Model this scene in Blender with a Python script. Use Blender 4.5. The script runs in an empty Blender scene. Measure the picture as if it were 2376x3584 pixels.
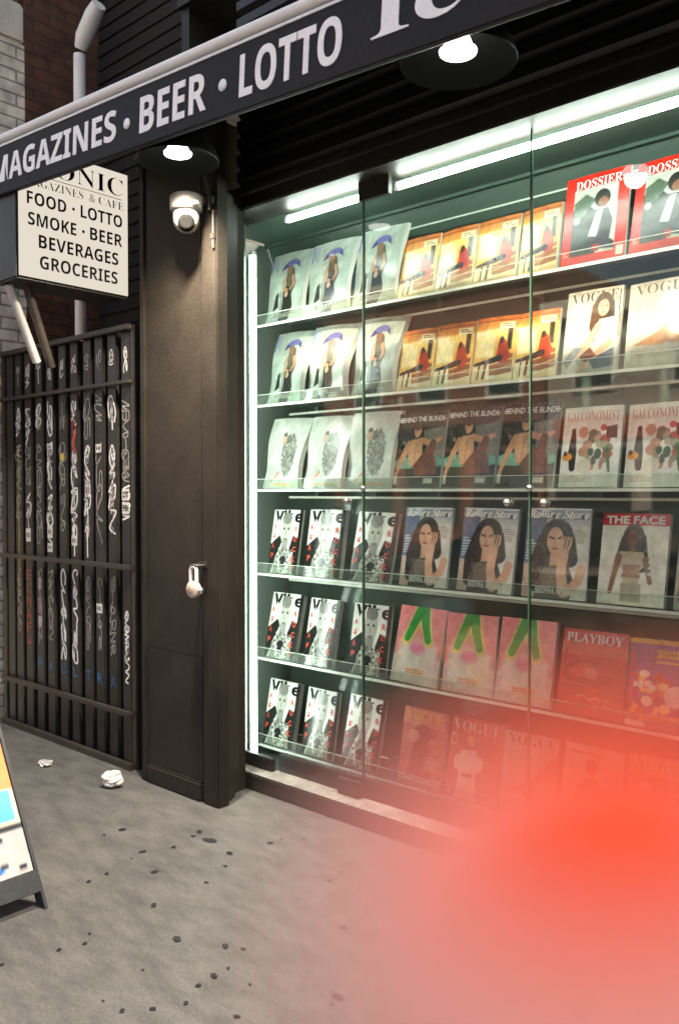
import bpy, bmesh, math, random
import numpy as np
from mathutils import Vector, Matrix

S = bpy.context.scene
COL = S.collection
R = math.radians
random.seed(7)

# ------------------------------------------------------------------ camera, sky, sun, exposure
cd = bpy.data.cameras.new("camera"); cam = bpy.data.objects.new("camera", cd); COL.objects.link(cam)
cd.sensor_fit = 'AUTO'; cd.sensor_width = 36.0; cd.lens = 30.0
cd.clip_start = 0.004; cd.clip_end = 300
YAW, PITCH = R(47.95), R(-1.38)
fwd = Vector((-math.cos(YAW) * math.cos(PITCH), math.sin(YAW) * math.cos(PITCH), math.sin(PITCH)))
cam.location = (0, 0, 1.55)
cam.rotation_euler = fwd.to_track_quat('-Z', 'Y').to_euler()
cd.dof.use_dof = True; cd.dof.focus_distance = 3.5; cd.dof.aperture_fstop = 3.6
S.camera = cam

SUN_EL, SUN_AZ = R(41), R(18)          # sun behind the shop: its shade lies over the pavement, the far side is sunlit
W = bpy.data.worlds.new("World"); S.world = W; W.use_nodes = True
nt = W.node_tree; bg = nt.nodes['Background']
sky = nt.nodes.new('ShaderNodeTexSky'); sky.sky_type = 'NISHITA'; sky.sun_disc = False
sky.sun_elevation = SUN_EL; sky.sun_rotation = SUN_AZ; sky.air_density = 1.0; sky.dust_density = 7.0; sky.ozone_density = 0.4
warm = nt.nodes.new('ShaderNodeVectorMath'); warm.operation = 'MULTIPLY'; warm.inputs[1].default_value = (1.0, .92, .80)   # thin warm haze
nt.links.new(sky.outputs[0], warm.inputs[0]); nt.links.new(warm.outputs[0], bg.inputs[0]); bg.inputs[1].default_value = 0.14
sl = bpy.data.lights.new("sun", 'SUN'); sun = bpy.data.objects.new("sun", sl); COL.objects.link(sun)
sl.energy = 3.2; sl.angle = R(.5); sl.color = (1, 0.95, 0.88)
sdir = Vector((math.sin(SUN_AZ) * math.cos(SUN_EL), math.cos(SUN_AZ) * math.cos(SUN_EL), math.sin(SUN_EL)))
sun.rotation_euler = sdir.to_track_quat('Z', 'Y').to_euler(); sun.location = sdir * 20
vs = S.view_settings; vs.view_transform = 'Standard'; vs.look = 'None'; vs.gamma = 1.0; vs.exposure = 2.0
S.cycles.max_bounces = 10; S.cycles.transparent_max_bounces = 24; S.cycles.diffuse_bounces = 4
S.cycles.glossy_bounces = 4; S.cycles.sample_clamp_indirect = 6

# ------------------------------------------------------------------ materials
def lin(c):
    c = np.asarray(c, dtype=float) / 255.0
    return np.where(c <= 0.04045, c / 12.92, ((c + 0.055) / 1.055) ** 2.4)
def rgb(r, g, b): return tuple(lin((r, g, b))) + (1.0,)

def mat(name, col, rough=0.6, metal=0.0, var=0.25, scale=6.0, bump=0.0, spec=0.5, fine=60.0, coat=0.0):
    """principled paint or stone with two scales of noise in colour, roughness and relief"""
    m = bpy.data.materials.new(name); m.use_nodes = True
    t = m.node_tree; N = t.nodes; L = t.links; p = N['Principled BSDF']
    p.inputs['Metallic'].default_value = metal; p.inputs['Specular IOR Level'].default_value = spec
    p.inputs['Coat Weight'].default_value = coat
    tc = N.new('ShaderNodeTexCoord')
    n1 = N.new('ShaderNodeTexNoise'); n1.inputs['Scale'].default_value = scale; n1.inputs['Detail'].default_value = 6
    n2 = N.new('ShaderNodeTexNoise'); n2.inputs['Scale'].default_value = fine; n2.inputs['Detail'].default_value = 3
    L.new(tc.outputs['Object'], n1.inputs['Vector']); L.new(tc.outputs['Object'], n2.inputs['Vector'])
    ad = N.new('ShaderNodeMath'); ad.operation = 'ADD'; L.new(n1.outputs['Fac'], ad.inputs[0])
    L.new(n2.outputs['Fac'], ad.inputs[1])
    mr = N.new('ShaderNodeMapRange'); mr.inputs['From Min'].default_value = 0.7; mr.inputs['From Max'].default_value = 1.3
    L.new(ad.outputs[0], mr.inputs['Value'])
    mr.inputs['To Min'].default_value = 1 - var; mr.inputs['To Max'].default_value = 1 + var
    mx = N.new('ShaderNodeVectorMath'); mx.operation = 'SCALE'; mx.inputs[0].default_value = col[:3]
    L.new(mr.outputs[0], mx.inputs['Scale']); L.new(mx.outputs[0], p.inputs['Base Color'])
    rr = N.new('ShaderNodeMapRange'); rr.inputs['To Min'].default_value = max(0.02, rough - 0.12)
    rr.inputs['To Max'].default_value = min(1, rough + 0.12); L.new(n1.outputs['Fac'], rr.inputs['Value'])
    L.new(rr.outputs[0], p.inputs['Roughness'])
    if bump:
        b = N.new('ShaderNodeBump'); b.inputs['Strength'].default_value = bump; b.inputs['Distance'].default_value = 0.01
        L.new(ad.outputs[0], b.inputs['Height']); L.new(b.outputs[0], p.inputs['Normal'])
    return m

def emis(name, col, strength):
    m = bpy.data.materials.new(name); m.use_nodes = True
    t = m.node_tree; t.nodes.remove(t.nodes['Principled BSDF'])
    e = t.nodes.new('ShaderNodeEmission'); e.inputs[0].default_value = col; e.inputs[1].default_value = strength
    t.links.new(e.outputs[0], t.nodes['Material Output'].inputs[0]); return m

def sheet(name, tint, gloss_ior, milk=0.0, rough=0.02, milkcol=(0.75, 0.8, 0.76, 1)):
    """clear sheet: straight-through transmission with a Fresnel reflection and a little milkiness"""
    m = bpy.data.materials.new(name); m.use_nodes = True
    t = m.node_tree; N = t.nodes; L = t.links; N.remove(N['Principled BSDF'])
    tr = N.new('ShaderNodeBsdfTransparent'); tr.inputs[0].default_value = tint
    df = N.new('ShaderNodeBsdfDiffuse'); df.inputs[0].default_value = milkcol
    gl = N.new('ShaderNodeBsdfGlossy'); gl.inputs['Roughness'].default_value = rough
    nz = N.new('ShaderNodeTexNoise'); nz.inputs['Scale'].default_value = 5; nz.inputs['Detail'].default_value = 8
    tc = N.new('ShaderNodeTexCoord'); L.new(tc.outputs['Object'], nz.inputs['Vector'])
    mr = N.new('ShaderNodeMapRange'); mr.inputs['From Min'].default_value = 0.35; mr.inputs['From Max'].default_value = 0.75
    mr.inputs['To Min'].default_value = milk * 0.6; mr.inputs['To Max'].default_value = milk * 1.6
    L.new(nz.outputs['Fac'], mr.inputs['Value'])
    a = N.new('ShaderNodeMixShader'); L.new(mr.outputs[0], a.inputs[0])
    L.new(tr.outputs[0], a.inputs[1]); L.new(df.outputs[0], a.inputs[2])
    fr = N.new('ShaderNodeFresnel'); fr.inputs[0].default_value = gloss_ior
    b = N.new('ShaderNodeMixShader'); L.new(fr.outputs[0], b.inputs[0]); L.new(a.outputs[0], b.inputs[1])
    L.new(gl.outputs[0], b.inputs[2]); L.new(b.outputs[0], N['Material Output'].inputs[0]); return m

def brick(name, c1, c2, mortar, axis='yz', scale=1.0, rough=0.8, bw=0.22, bh=0.07):
    m = bpy.data.materials.new(name); m.use_nodes = True
    t = m.node_tree; N = t.nodes; L = t.links; p = N['Principled BSDF']; p.inputs['Roughness'].default_value = rough
    g = N.new('ShaderNodeNewGeometry'); sp = N.new('ShaderNodeSeparateXYZ'); cb = N.new('ShaderNodeCombineXYZ')
    L.new(g.outputs['Position'], sp.inputs[0])
    L.new(sp.outputs['Y' if axis == 'yz' else 'X'], cb.inputs[0]); L.new(sp.outputs['Z'], cb.inputs[1])
    b = N.new('ShaderNodeTexBrick'); L.new(cb.outputs[0], b.inputs['Vector'])
    b.inputs['Scale'].default_value = 1.0; b.inputs['Brick Width'].default_value = bw * scale
    b.inputs['Row Height'].default_value = bh * scale; b.inputs['Mortar Size'].default_value = 0.007 * scale
    b.inputs['Mortar Smooth'].default_value = 0.3
    b.inputs['Color1'].default_value = c1; b.inputs['Color2'].default_value = c2; b.inputs['Mortar'].default_value = mortar
    n = N.new('ShaderNodeTexNoise'); n.inputs['Scale'].default_value = 9; n.inputs['Detail'].default_value = 7
    L.new(g.outputs['Position'], n.inputs['Vector'])
    mr = N.new('ShaderNodeMapRange'); mr.inputs['From Min'].default_value = .3; mr.inputs['From Max'].default_value = .7
    mr.inputs['To Min'].default_value = .6; mr.inputs['To Max'].default_value = 1.3
    L.new(n.outputs['Fac'], mr.inputs['Value'])
    v = N.new('ShaderNodeVectorMath'); v.operation = 'SCALE'; L.new(b.outputs['Color'], v.inputs[0]); L.new(mr.outputs[0], v.inputs['Scale'])
    L.new(v.outputs[0], p.inputs['Base Color'])
    bu = N.new('ShaderNodeBump'); bu.inputs['Strength'].default_value = .6; bu.inputs['Distance'].default_value = .008
    iv = N.new('ShaderNodeMath'); iv.operation = 'MULTIPLY_ADD'; iv.inputs[1].default_value = -1; iv.inputs[2].default_value = 1
    L.new(b.outputs['Fac'], iv.inputs[0]); L.new(iv.outputs[0], bu.inputs['Height']); L.new(bu.outputs[0], p.inputs['Normal'])
    return m

def pavement_mat():
    m = bpy.data.materials.new("worn_concrete"); m.use_nodes = True
    t = m.node_tree; N = t.nodes; L = t.links; p = N['Principled BSDF']
    g = N.new('ShaderNodeNewGeometry')
    def noise(sc, det, rough=.55, stretch=None):
        n = N.new('ShaderNodeTexNoise'); n.inputs['Scale'].default_value = sc; n.inputs['Detail'].default_value = det
        n.inputs['Roughness'].default_value = rough
        if stretch:
            mp = N.new('ShaderNodeMapping'); mp.inputs['Scale'].default_value = stretch; mp.inputs['Rotation'].default_value = (0, 0, R(38))
            L.new(g.outputs['Position'], mp.inputs['Vector']); L.new(mp.outputs[0], n.inputs['Vector'])
        else: L.new(g.outputs['Position'], n.inputs['Vector'])
        return n
    big = noise(1.3, 5); mid = noise(5, 8, .65, (1, 2.6, 1)); fine = noise(90, 4, .7); grit = noise(320, 2, .6)
    r1 = N.new('ShaderNodeValToRGB'); r1.color_ramp.elements[0].position = .3; r1.color_ramp.elements[1].position = .72
    r1.color_ramp.elements[0].color = (.027, .0265, .026, 1); r1.color_ramp.elements[1].color = (.118, .115, .111, 1)
    mixm = N.new('ShaderNodeMix'); mixm.inputs[0].default_value = .6; L.new(big.outputs['Fac'], mixm.inputs[2]); L.new(mid.outputs['Fac'], mixm.inputs[3])
    L.new(mixm.outputs[0], r1.inputs[0])
    sc = N.new('ShaderNodeMapRange'); sc.inputs['From Min'].default_value = .3; sc.inputs['From Max'].default_value = .7
    sc.inputs['To Min'].default_value = .42; sc.inputs['To Max'].default_value = 1.55
    mx2 = N.new('ShaderNodeMix'); mx2.inputs[0].default_value = .5; L.new(fine.outputs['Fac'], mx2.inputs[2]); L.new(grit.outputs['Fac'], mx2.inputs[3])
    L.new(mx2.outputs[0], sc.inputs['Value'])
    v = N.new('ShaderNodeVectorMath'); v.operation = 'SCALE'; L.new(r1.outputs[0], v.inputs[0]); L.new(sc.outputs[0], v.inputs['Scale'])
    L.new(v.outputs[0], p.inputs['Base Color']); p.inputs['Roughness'].default_value = .85
    bu = N.new('ShaderNodeBump'); bu.inputs['Strength'].default_value = .35; bu.inputs['Distance'].default_value = .006
    L.new(mx2.outputs[0], bu.inputs['Height']); L.new(bu.outputs[0], p.inputs['Normal'])
    return m

M = {
 'pave': pavement_mat(), 'kerb': mat('kerb_stone', (.3, .29, .27), .8, bump=.3), 'road': mat('asphalt', (.05, .05, .052), .85, bump=.4, fine=150),
 'gum': mat('old_gum', (.022, .023, .026), .95, spec=.08), 'dark': mat('dark_paint', (.018, .014, .0098), .62, var=.42, scale=4, bump=.08, fine=90, spec=.3),
 'dark2': mat('darker_paint', (.021, .017, .013), .5, scale=4, bump=.05), 'black': mat('black_paint', (.010, .009, .008), .6),
 'slat': mat('shutter_slat', (.010, .0085, .007), .45, scale=5), 'fabric': mat('awning_vinyl', (.017, .015, .016), .6, scale=4, var=.3, bump=.05, spec=.2),
 'white': mat('white_paint', (.8, .79, .76), .5, var=.06), 'pvc': mat('white_pvc', (.78, .77, .74), .4, var=.06),
 'letterw': mat('white_vinyl_letter', (.93, .9, .88), .45, var=.05, scale=15), 'ink': mat('black_ink', (.010, .011, .014), .9, var=.1, spec=.05),
 'inkgrey': mat('grey_ink', (.2, .2, .18), .9, var=.1, spec=.05), 'alu': mat('aluminium_trim', (.55, .54, .51), .35, .9, var=.1),
 'galv': mat('pale_metal_tube', (.62, .61, .59), .4, .5, var=.12), 'chrome': mat('chrome', (.75, .74, .72), .15, 1.0, var=.05),
 'brass': mat('old_steel_lock', (.55, .44, .37), .5, .15, var=.2, scale=30), 'iron': mat('gate_iron', (.034, .028, .022), .5, var=.4, scale=8, bump=.12),
 'iron2': mat('gate_bar_face', (.02, .018, .016), .45, var=.4, scale=9, bump=.1),
 'caseback': mat('case_back', (.07, .105, .085), .5, var=.15, scale=3), 'casetop': mat('case_pelmet', (.06, .095, .075), .45, var=.1, scale=3),
 'caseside': mat('case_side', (.13, .16, .135), .45, var=.1, scale=3), 'casefloor': mat('case_floor', (.035, .04, .036), .4),
 'acry_edge': mat('acrylic_edge', (.78, .82, .72), .25, var=.08), 'paper': mat('page_edges', (.72, .7, .63), .7, var=.15, scale=200, fine=400),
 'glass_edge': mat('glass_edge', (.03, .065, .042), .2, var=.1),
 'stone': mat('white_stone', (.74, .67, .56), .7, var=.12, bump=.2), 'board': mat('sign_board_frame', (.022, .026, .03), .55, bump=.1),
 'lampout': mat('lamp_enamel', (.010, .009, .008), .45), 'lampin': mat('lamp_lining', (.008, .009, .008), .9, var=.1, spec=.05),
 'lens': mat('camera_lens', (.006, .006, .006), .8, var=.1, spec=.03), 'cam': mat('camera_shell', (.34, .32, .30), .35, var=.05),
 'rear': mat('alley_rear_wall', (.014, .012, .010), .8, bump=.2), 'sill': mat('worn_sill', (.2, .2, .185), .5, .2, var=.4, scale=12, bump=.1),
 'tissue': mat('crumpled_tissue', (.58, .55, .52), .9, var=.25, scale=25), 'stickerw': mat('paper_sticker', (.6, .58, .53), .6, var=.2, scale=40),
 'tagw': mat('white_marker', (.8, .79, .76), .5, var=.2, scale=30), 'tagg': mat('grey_marker', (.34, .32, .29), .5, var=.3, scale=30),
 'tagr': mat('red_marker', (.4, .06, .035), .5, var=.2), 'tagb': mat('blue_marker', (.03, .14, .3), .5, var=.2), 'tagy': mat('yellow_marker', (.55, .42, .08), .5, var=.2),
 'tyre': mat('tyre_rubber', (.02, .02, .02), .8), 'carpaint': mat('black_car_paint', (.012, .013, .015), .15, var=.05, coat=1), 'carpaint2': mat('grey_car_paint', (.16, .17, .18), .2, var=.05, coat=1),
 'carglass': mat('car_glass', (.03, .035, .035), .05, var=.05), 'headlamp': mat('headlamp_lens', (.8, .8, .78), .1, var=.05), 'plate': mat('number_plate', (.7, .68, .6), .4),
 'winpane': mat('window_glass', (.05, .06, .065), .08, var=.2), 'trim': mat('pale_window_trim', (.6, .58, .53), .6, var=.1),
}
M['glass'] = sheet('window_pane', (.95, .99, .96, 1), 1.58, .002)
M['glassback'] = sheet('window_pane_inner', (1, 1, 1, 1), 1.0, .0)
M['acry'] = sheet('clear_acrylic', (.93, .97, .94, 1), 1.22, .02, .05)
M['acrylip'] = sheet('scuffed_acrylic', (.94, .975, .94, 1), 1.22, .05, .12)
M['whitebrick'] = brick('white_painted_brick', (.86, .78, .65, 1), (.76, .68, .56, 1), (.36, .31, .26, 1), 'yz', 1.15)
M['redbrick'] = brick('red_brick', (.15, .062, .032, 1), (.10, .042, .024, 1), (.06, .042, .03, 1), 'yz', 1.15)
M['facadebrick'] = brick('street_brick', (.33, .12, .075, 1), (.25, .09, .06, 1), (.2, .16, .13, 1), 'xz', 1.3)
M['facadepale'] = brick('pale_brick', (.5, .45, .38, 1), (.42, .38, .32, 1), (.35, .32, .28, 1), 'xz', 1.3)
M['led'] = emis('led_tube', (.86, 1.0, .90, 1), 9.0)
M['bulb'] = emis('lamp_bulb', (1.0, .97, .92, 1), 2.5)
def text_face(): return emis('lit_sign_face', (1.0, .90, .76, 1), .20)

# ------------------------------------------------------------------ mesh helpers
class MB:
    """collects faces (with a material index each) and links them as one mesh object"""
    def __init__(s): s.v = []; s.f = []; s.mi = []; s.smooth = []
    def add(s, vs, fs, mi=0, smooth=False):
        o = len(s.v); s.v += [tuple(v) for v in vs]
        for f in fs: s.f.append([i + o for i in f]); s.mi.append(mi); s.smooth.append(smooth)
        return s
    def box(s, x0, x1, y0, y1, z0, z1, mi=0, bev=0.0):
        if bev <= 0:
            s.add([(x0,y0,z0),(x1,y0,z0),(x1,y1,z0),(x0,y1,z0),(x0,y0,z1),(x1,y0,z1),(x1,y1,z1),(x0,y1,z1)],
                  [(0,3,2,1),(4,5,6,7),(0,1,5,4),(1,2,6,5),(2,3,7,6),(3,0,4,7)], mi); return s
        b = bmesh.new(); bmesh.ops.create_cube(b, size=1)
        for v in b.verts: v.co = ((x0+x1)/2+v.co.x*(x1-x0), (y0+y1)/2+v.co.y*(y1-y0), (z0+z1)/2+v.co.z*(z1-z0))
        bmesh.ops.bevel(b, geom=b.edges[:], offset=min(bev, .45*min(x1-x0, y1-y0, z1-z0)), segments=2, affect='EDGES')
        b.verts.index_update(); s.add([v.co for v in b.verts], [[v.index for v in f.verts] for f in b.faces], mi); b.free(); return s
    def tube(s, pts, r, n=12, mi=0, caps=True, smooth=True):
        pts = [Vector(p) for p in pts]; rs = r if isinstance(r, (list, tuple)) else [r]*len(pts); rings = []
        for i, p in enumerate(pts):
            d = (pts[min(i+1, len(pts)-1)] - pts[max(i-1, 0)]).normalized()
            a = d.orthogonal().normalized() if i == 0 else (rings[-1][1] - d * rings[-1][1].dot(d)).normalized()
            rings.append((p, a, d.cross(a)))
        vs = [p + a*math.cos(2*math.pi*k/n)*rr + b*math.sin(2*math.pi*k/n)*rr for (p, a, b), rr in zip(rings, rs) for k in range(n)]
        fs = [(i*n+k, i*n+(k+1)%n, (i+1)*n+(k+1)%n, (i+1)*n+k) for i in range(len(pts)-1) for k in range(n)]
        s.add(vs, fs, mi, smooth)
        if caps: s.add(vs[:n], [list(range(n))[::-1]], mi); s.add(vs[-n:], [list(range(n))], mi)
        return s
    def lathe(s, prof, c=(0,0,0), n=40, mi=0, axis='z', smooth=True):
        vs = []
        for r, z in prof:
            for k in range(n):
                a = 2*math.pi*k/n; x, y = r*math.cos(a), r*math.sin(a)
                vs.append((c[0]+x, c[1]+y, c[2]+z) if axis == 'z' else (c[0]+x, c[1]+z, c[2]+y))
        fs = [(i*n+k, i*n+(k+1)%n, (i+1)*n+(k+1)%n, (i+1)*n+k) for i in range(len(prof)-1) for k in range(n)]
        return s.add(vs, fs, mi, smooth)
    def prism(s, poly, y0, y1, mi=0):
        """poly in x,z, extruded along y"""
        n = len(poly); vs = [(x, y0, z) for x, z in poly] + [(x, y1, z) for x, z in poly]
        return s.add(vs, [list(range(n)), list(range(2*n-1, n-1, -1))] + [(i, i+n, (i+1)%n+n, (i+1)%n) for i in range(n)], mi)
    def ribbon(s, pts, w, y, mi=0):
        """flat stroke in the x,z plane at depth y"""
        P = [Vector((p[0], p[1])) for p in pts]; vs = []
        for i, p in enumerate(P):
            d = P[min(i+1, len(P)-1)] - P[max(i-1, 0)]
            if d.length < 1e-6: d = Vector((0, 1))
            d.normalize(); nrm = Vector((-d.y, d.x)) * w / 2
            vs += [(p.x+nrm.x, y, p.y+nrm.y), (p.x-nrm.x, y, p.y-nrm.y)]
        return s.add(vs, [(2*i, 2*i+1, 2*i+3, 2*i+2) for i in range(len(P)-1)], mi)
    def build(s, name, mats, parent=None):
        me = bpy.data.meshes.new(name); me.from_pydata(s.v, [], s.f); me.update()
        for m in (mats if isinstance(mats, (list, tuple)) else [mats]): me.materials.append(m)
        me.polygons.foreach_set('material_index', s.mi); me.polygons.foreach_set('use_smooth', s.smooth)
        o = bpy.data.objects.new(name, me); COL.objects.link(o)
        if parent: o.parent = parent
        return o

def tag(o, label, cat, group=None):
    o['label'] = label; o['category'] = cat
    if group: o['group'] = group
    return o
def thing(name, label, cat, loc=(0,0,0), group=None, rot=(0,0,0)):
    o = bpy.data.objects.new(name, None); COL.objects.link(o); o.location = loc; o.rotation_euler = rot
    o.empty_display_size = .1
    return tag(o, label, cat, group)
def struct(o, kind='structure'): o['kind'] = kind; return o

# text: the built-in font's outlines as flat polygons, fitted into a rectangle
_tc = {}
HEAVY = {c: chr(0x1D5D4 + i) for i, c in enumerate('ABCDEFGHIJKLMNOPQRSTUVWXYZ')}
HEAVY.update({c: chr(0x1D5EE + i) for i, c in enumerate('abcdefghijklmnopqrstuvwxyz')})
SERIF = {c: chr(0x1D400 + i) for i, c in enumerate("ABCDEFGHIJKLMNOPQRSTUVWXYZ")}
SERIF.update({c: chr(0x1D41A + i) for i, c in enumerate("abcdefghijklmnopqrstuvwxyz")})
ITAL = {c: chr(0x1D468 + i) for i, c in enumerate("ABCDEFGHIJKLMNOPQRSTUVWXYZ")}
ITAL.update({c: chr(0x1D482 + i) for i, c in enumerate("abcdefghijklmnopqrstuvwxyz")})
def text_geo(body, bold=0.0, style=None):
    key = (body, bold, style)
    if key not in _tc:
        f = bpy.data.curves.new('t', 'FONT'); tr = {'serif': SERIF, 'ital': ITAL, 'heavy': HEAVY}.get(style, {})
        f.body = ''.join(tr.get(c, c) for c in body); f.offset = bold; f.resolution_u = 3
        o = bpy.data.objects.new('t', f); COL.objects.link(o)
        dg = bpy.context.evaluated_depsgraph_get(); me = bpy.data.meshes.new_from_object(o.evaluated_get(dg))
        vs = np.array([v.co[:2] for v in me.vertices]); fs = [list(p.vertices) for p in me.polygons]
        bpy.data.objects.remove(o); bpy.data.curves.remove(f); bpy.data.meshes.remove(me)
        vs = (vs - vs.min(0)) / (vs.max(0) - vs.min(0)); _tc[key] = (vs, fs)
    return _tc[key]
def put_text(mb, body, x0, x1, z0, z1, y, bold=0.02, style=None, mi=0, depth=0.0, slant=0.0):
    vs, fs = text_geo(body, bold, style)
    P = [(x0 + (x1-x0)*a + slant*(b*(z1-z0)), y, z0 + (z1-z0)*b) for a, b in vs]
    mb.add(P, [f for f in fs], mi)
    if depth:
        from collections import Counter
        n = len(P); ec = Counter()
        for f in fs:
            for i in range(len(f)): ec[frozenset((f[i], f[(i+1) % len(f)]))] += 1
        q = P + [(p[0], y+depth, p[2]) for p in P]
        mb.add(q, [(a, b, b+n, a+n) for a, b in (tuple(e) for e, c in ec.items() if c == 1)], mi)
    return mb

# ------------------------------------------------------------------ ground and street
GX0, GX1 = -26, 16
struct(MB().box(GX0, GX1, -1.6, 6, -.3, 0).build('pavement', M['pave']))
kb = MB()
for i in range(21): kb.box(GX0+i*2+.004, GX0+i*2+1.996, -1.75, -1.602, -.3, .004, bev=.012)
struct(kb.build('kerb', M['kerb']))
struct(MB().box(-60, 60, -11, -1.751, -.4, -.13).build('road', M['road']))
struct(MB().box(-60, 60, -40, -11.001, -.4, 0).build('far_pavement', M['pave']))
gs = MB(); rng = random.Random(3)
GUM = [(-3.33,2.21,1),(-3.05,2.43,1),(-3.03,2.38,.6),(-2.94,2.4,1.5),(-3.06,2.13,.9),(-3.0,2.25,.7),(-2.72,2.56,.8),(-2.77,2.37,.9),(-2.99,1.91,.6),(-2.86,2.05,.9),(-2.63,2.13,.5),(-2.63,1.88,.8),(-2.37,1.79,1),(-2.21,1.87,.8),(-2.15,1.9,.5),(-2.1,1.79,.4),(-2.1,1.73,.8),(-2.05,1.58,.5),(-2.61,1.48,.5),(-2.58,1.56,.5),(-2.29,2.55,.5),(-1.99,2.23,.8),(-1.73,1.91,1),(-1.72,1.87,.4),(-2.02,2.4,.5)]
GUM += [(rng.uniform(-3.6, .5), rng.uniform(.3, 2.7), rng.uniform(.25, .6)) for _ in range(16)] + [(rng.uniform(-3.1, -1.7), rng.uniform(1.2, 2.6), rng.uniform(.25, .6)) for _ in range(16)]
for x, y, s in GUM:
    n = 14; r = .0148*s; st = 1.5 if s > 1.2 else 1.15; ph = rng.uniform(0, 6)
    rad = [r*(1+.22*math.sin(2*k*6.283/n+ph)+rng.uniform(-.14, .14)) for k in range(n)]
    gs.add([(x+st*rad[k]*math.cos(k*6.283/n), y+rad[k]*math.sin(k*6.283/n), .0035) for k in range(n)]+[(x, y, .0037)],
           [(k, (k+1) % n, n) for k in range(n)], 0, True)
struct(gs.build('gum_spots', M['gum']), 'stuff')

# ------------------------------------------------------------------ shop building
GL = 3.05                                     # depth of the glass
XL, SE1, SE2, XR = -3.47, -2.60, -1.725, -.85    # edges of the panes
shop = thing('shop_building', 'dark brown shopfront building with a wide lit display window', 'shop', (-3.3, 2.67, 0))
def world(o):
    m = Matrix.LocRotScale(o.location, o.rotation_euler, o.scale)
    return world(o.parent) @ o.matrix_parent_inverse @ m if o.parent else m
def part(mb, name, m, parent):
    o = mb.build(name, m); o.parent = parent
    o.matrix_parent_inverse = world(parent).inverted(); return o
# corner pier
pr = MB()
pr.box(-3.84, -3.795, 2.672, 2.95, 0, 3.4, bev=.006).box(-3.792, -3.335, 2.682, 2.95, 0.10, .7228, bev=.001).box(-3.792, -3.335, 2.682, 2.95, 0.724, 3.4, bev=.001)
pr.box(-3.795, -3.33, 2.665, 2.94, 0, .098, bev=.01)
pr.box(-3.318, -3.20, 2.668, 2.74, 0, 3.4, bev=.006)
pr.box(-3.334, -3.319, 2.70, 2.95, 0, 3.4)
part(pr, 'corner_pier', M['dark'], shop)
# stepped jamb between pier and glass (slim rails catching light)
jb = MB()
for x0, x1, y0, y1 in ((-3.33,-3.245,2.742,2.80),(-3.36,-3.262,2.802,2.83),(-3.40,-3.31,2.832,2.90),(-3.42,-3.345,2.902,2.93),(-3.6,-3.40,2.932,2.975),(-3.6,-3.44,2.977,3.02),(-3.6,-3.478,3.022,3.08)):
    jb.box(x0, x1, y0, y1, 0.0, 3.02, bev=.004)
part(jb, 'door_jamb', M['dark2'], shop)
rl = MB(); rl.box(-3.262, -3.246, 2.738, 2.745, .02, 3.0, bev=.002).box(-3.327, -3.309, 2.828, 2.836, .02, 3.0, bev=.002)
part(rl, 'shutter_rail', M['alu'], shop)
# plinth under the window, pale worn sill
part(MB().box(-3.5, XR+1, 2.955, 3.03, 0, .085, bev=.006), 'plinth', M['dark2'], shop)
part(MB().prism([(0,0)]*3, 0, 0) if False else MB().add([(-3.5,2.962,.088),(XR,2.962,.088),(XR,3.052,.1),(-3.5,3.052,.1),(-3.5,2.962,.082),(XR,2.962,.082),(XR,3.052,.082),(-3.5,3.052,.082)],
     [(0,1,2,3),(4,7,6,5),(0,4,5,1),(1,5,6,2),(2,6,7,3),(3,7,4,0)]), 'window_sill', M['sill'], shop)
for a, b, h in ((-3.47, -3.19, .165), (-2.74, -2.60, .175)): part(MB().box(a, b, 3.02, 3.045, .10, h, bev=.004), 'floor_clamp', M['black'], shop)
# header and roller-shutter housing above the glass
hd = MB(); hd.box(-3.5, XR+1, 2.93, 3.12, 2.985, 3.06, bev=.006).box(-3.5, XR+1, 2.90, 2.929, 3.05, 3.09, bev=.004)
hd.box(-2.62, -2.44, 3.035, 3.06, 2.90, 2.985)
part(hd, 'window_header', M['dark2'], shop)
sb = MB()
for k in range(14):
    z = 3.095 + k*.085
    sb.add([(-3.3,2.91,z),(XR+1,2.91,z),(XR+1,2.885,z+.02),(-3.3,2.885,z+.02),(XR+1,2.885,z+.062),(-3.3,2.885,z+.062),(XR+1,2.91,z+.08),(-3.3,2.91,z+.08)],
           [(0,1,2,3),(3,2,4,5),(5,4,6,7)])
part(sb, 'shutter_curtain', M['slat'], shop)
part(MB().box(-3.3, XR+1, 2.912, 3.0, 3.06, 4.4), 'shutter_box', M['black'], shop)
part(MB().box(-3.84, 14, 2.93, 4.4, 4.2, 6.6), 'upper_wall', M['black'], shop)
part(MB().box(XR+.04, 14, 2.945, 4.4, 0, 4.199), 'blank_wall', M['dark2'], shop)
part(MB().box(-3.84, -3.775, 2.96, 4.4, 0, 4.2), 'side_wall', M['black'], shop)
# stickers and little scars on the pier
ck = MB(); ck.tube([(-3.235,2.655,2.9),(-3.235,2.652,3.02),(-3.24,2.64,3.06)], .012).tube([(-3.215,2.66,2.72),(-3.215,2.66,2.90)], .007)
ck.box(-3.25, -3.21, 2.645, 2.668, 2.93, 2.965, bev=.004).box(-3.23, -3.205, 2.65, 2.668, 2.76, 2.79, bev=.003)
part(ck, 'conduit', M['iron'], shop)
hs = MB().box(-3.335, -3.27, 2.655, 2.667, 1.175, 1.205, bev=.003).tube([(-3.325,2.655,1.19),(-3.325,2.60,1.19),(-3.275,2.60,1.19),(-3.275,2.655,1.19)], .006)
part(hs, 'hasp', M['dark2'], shop)

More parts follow.
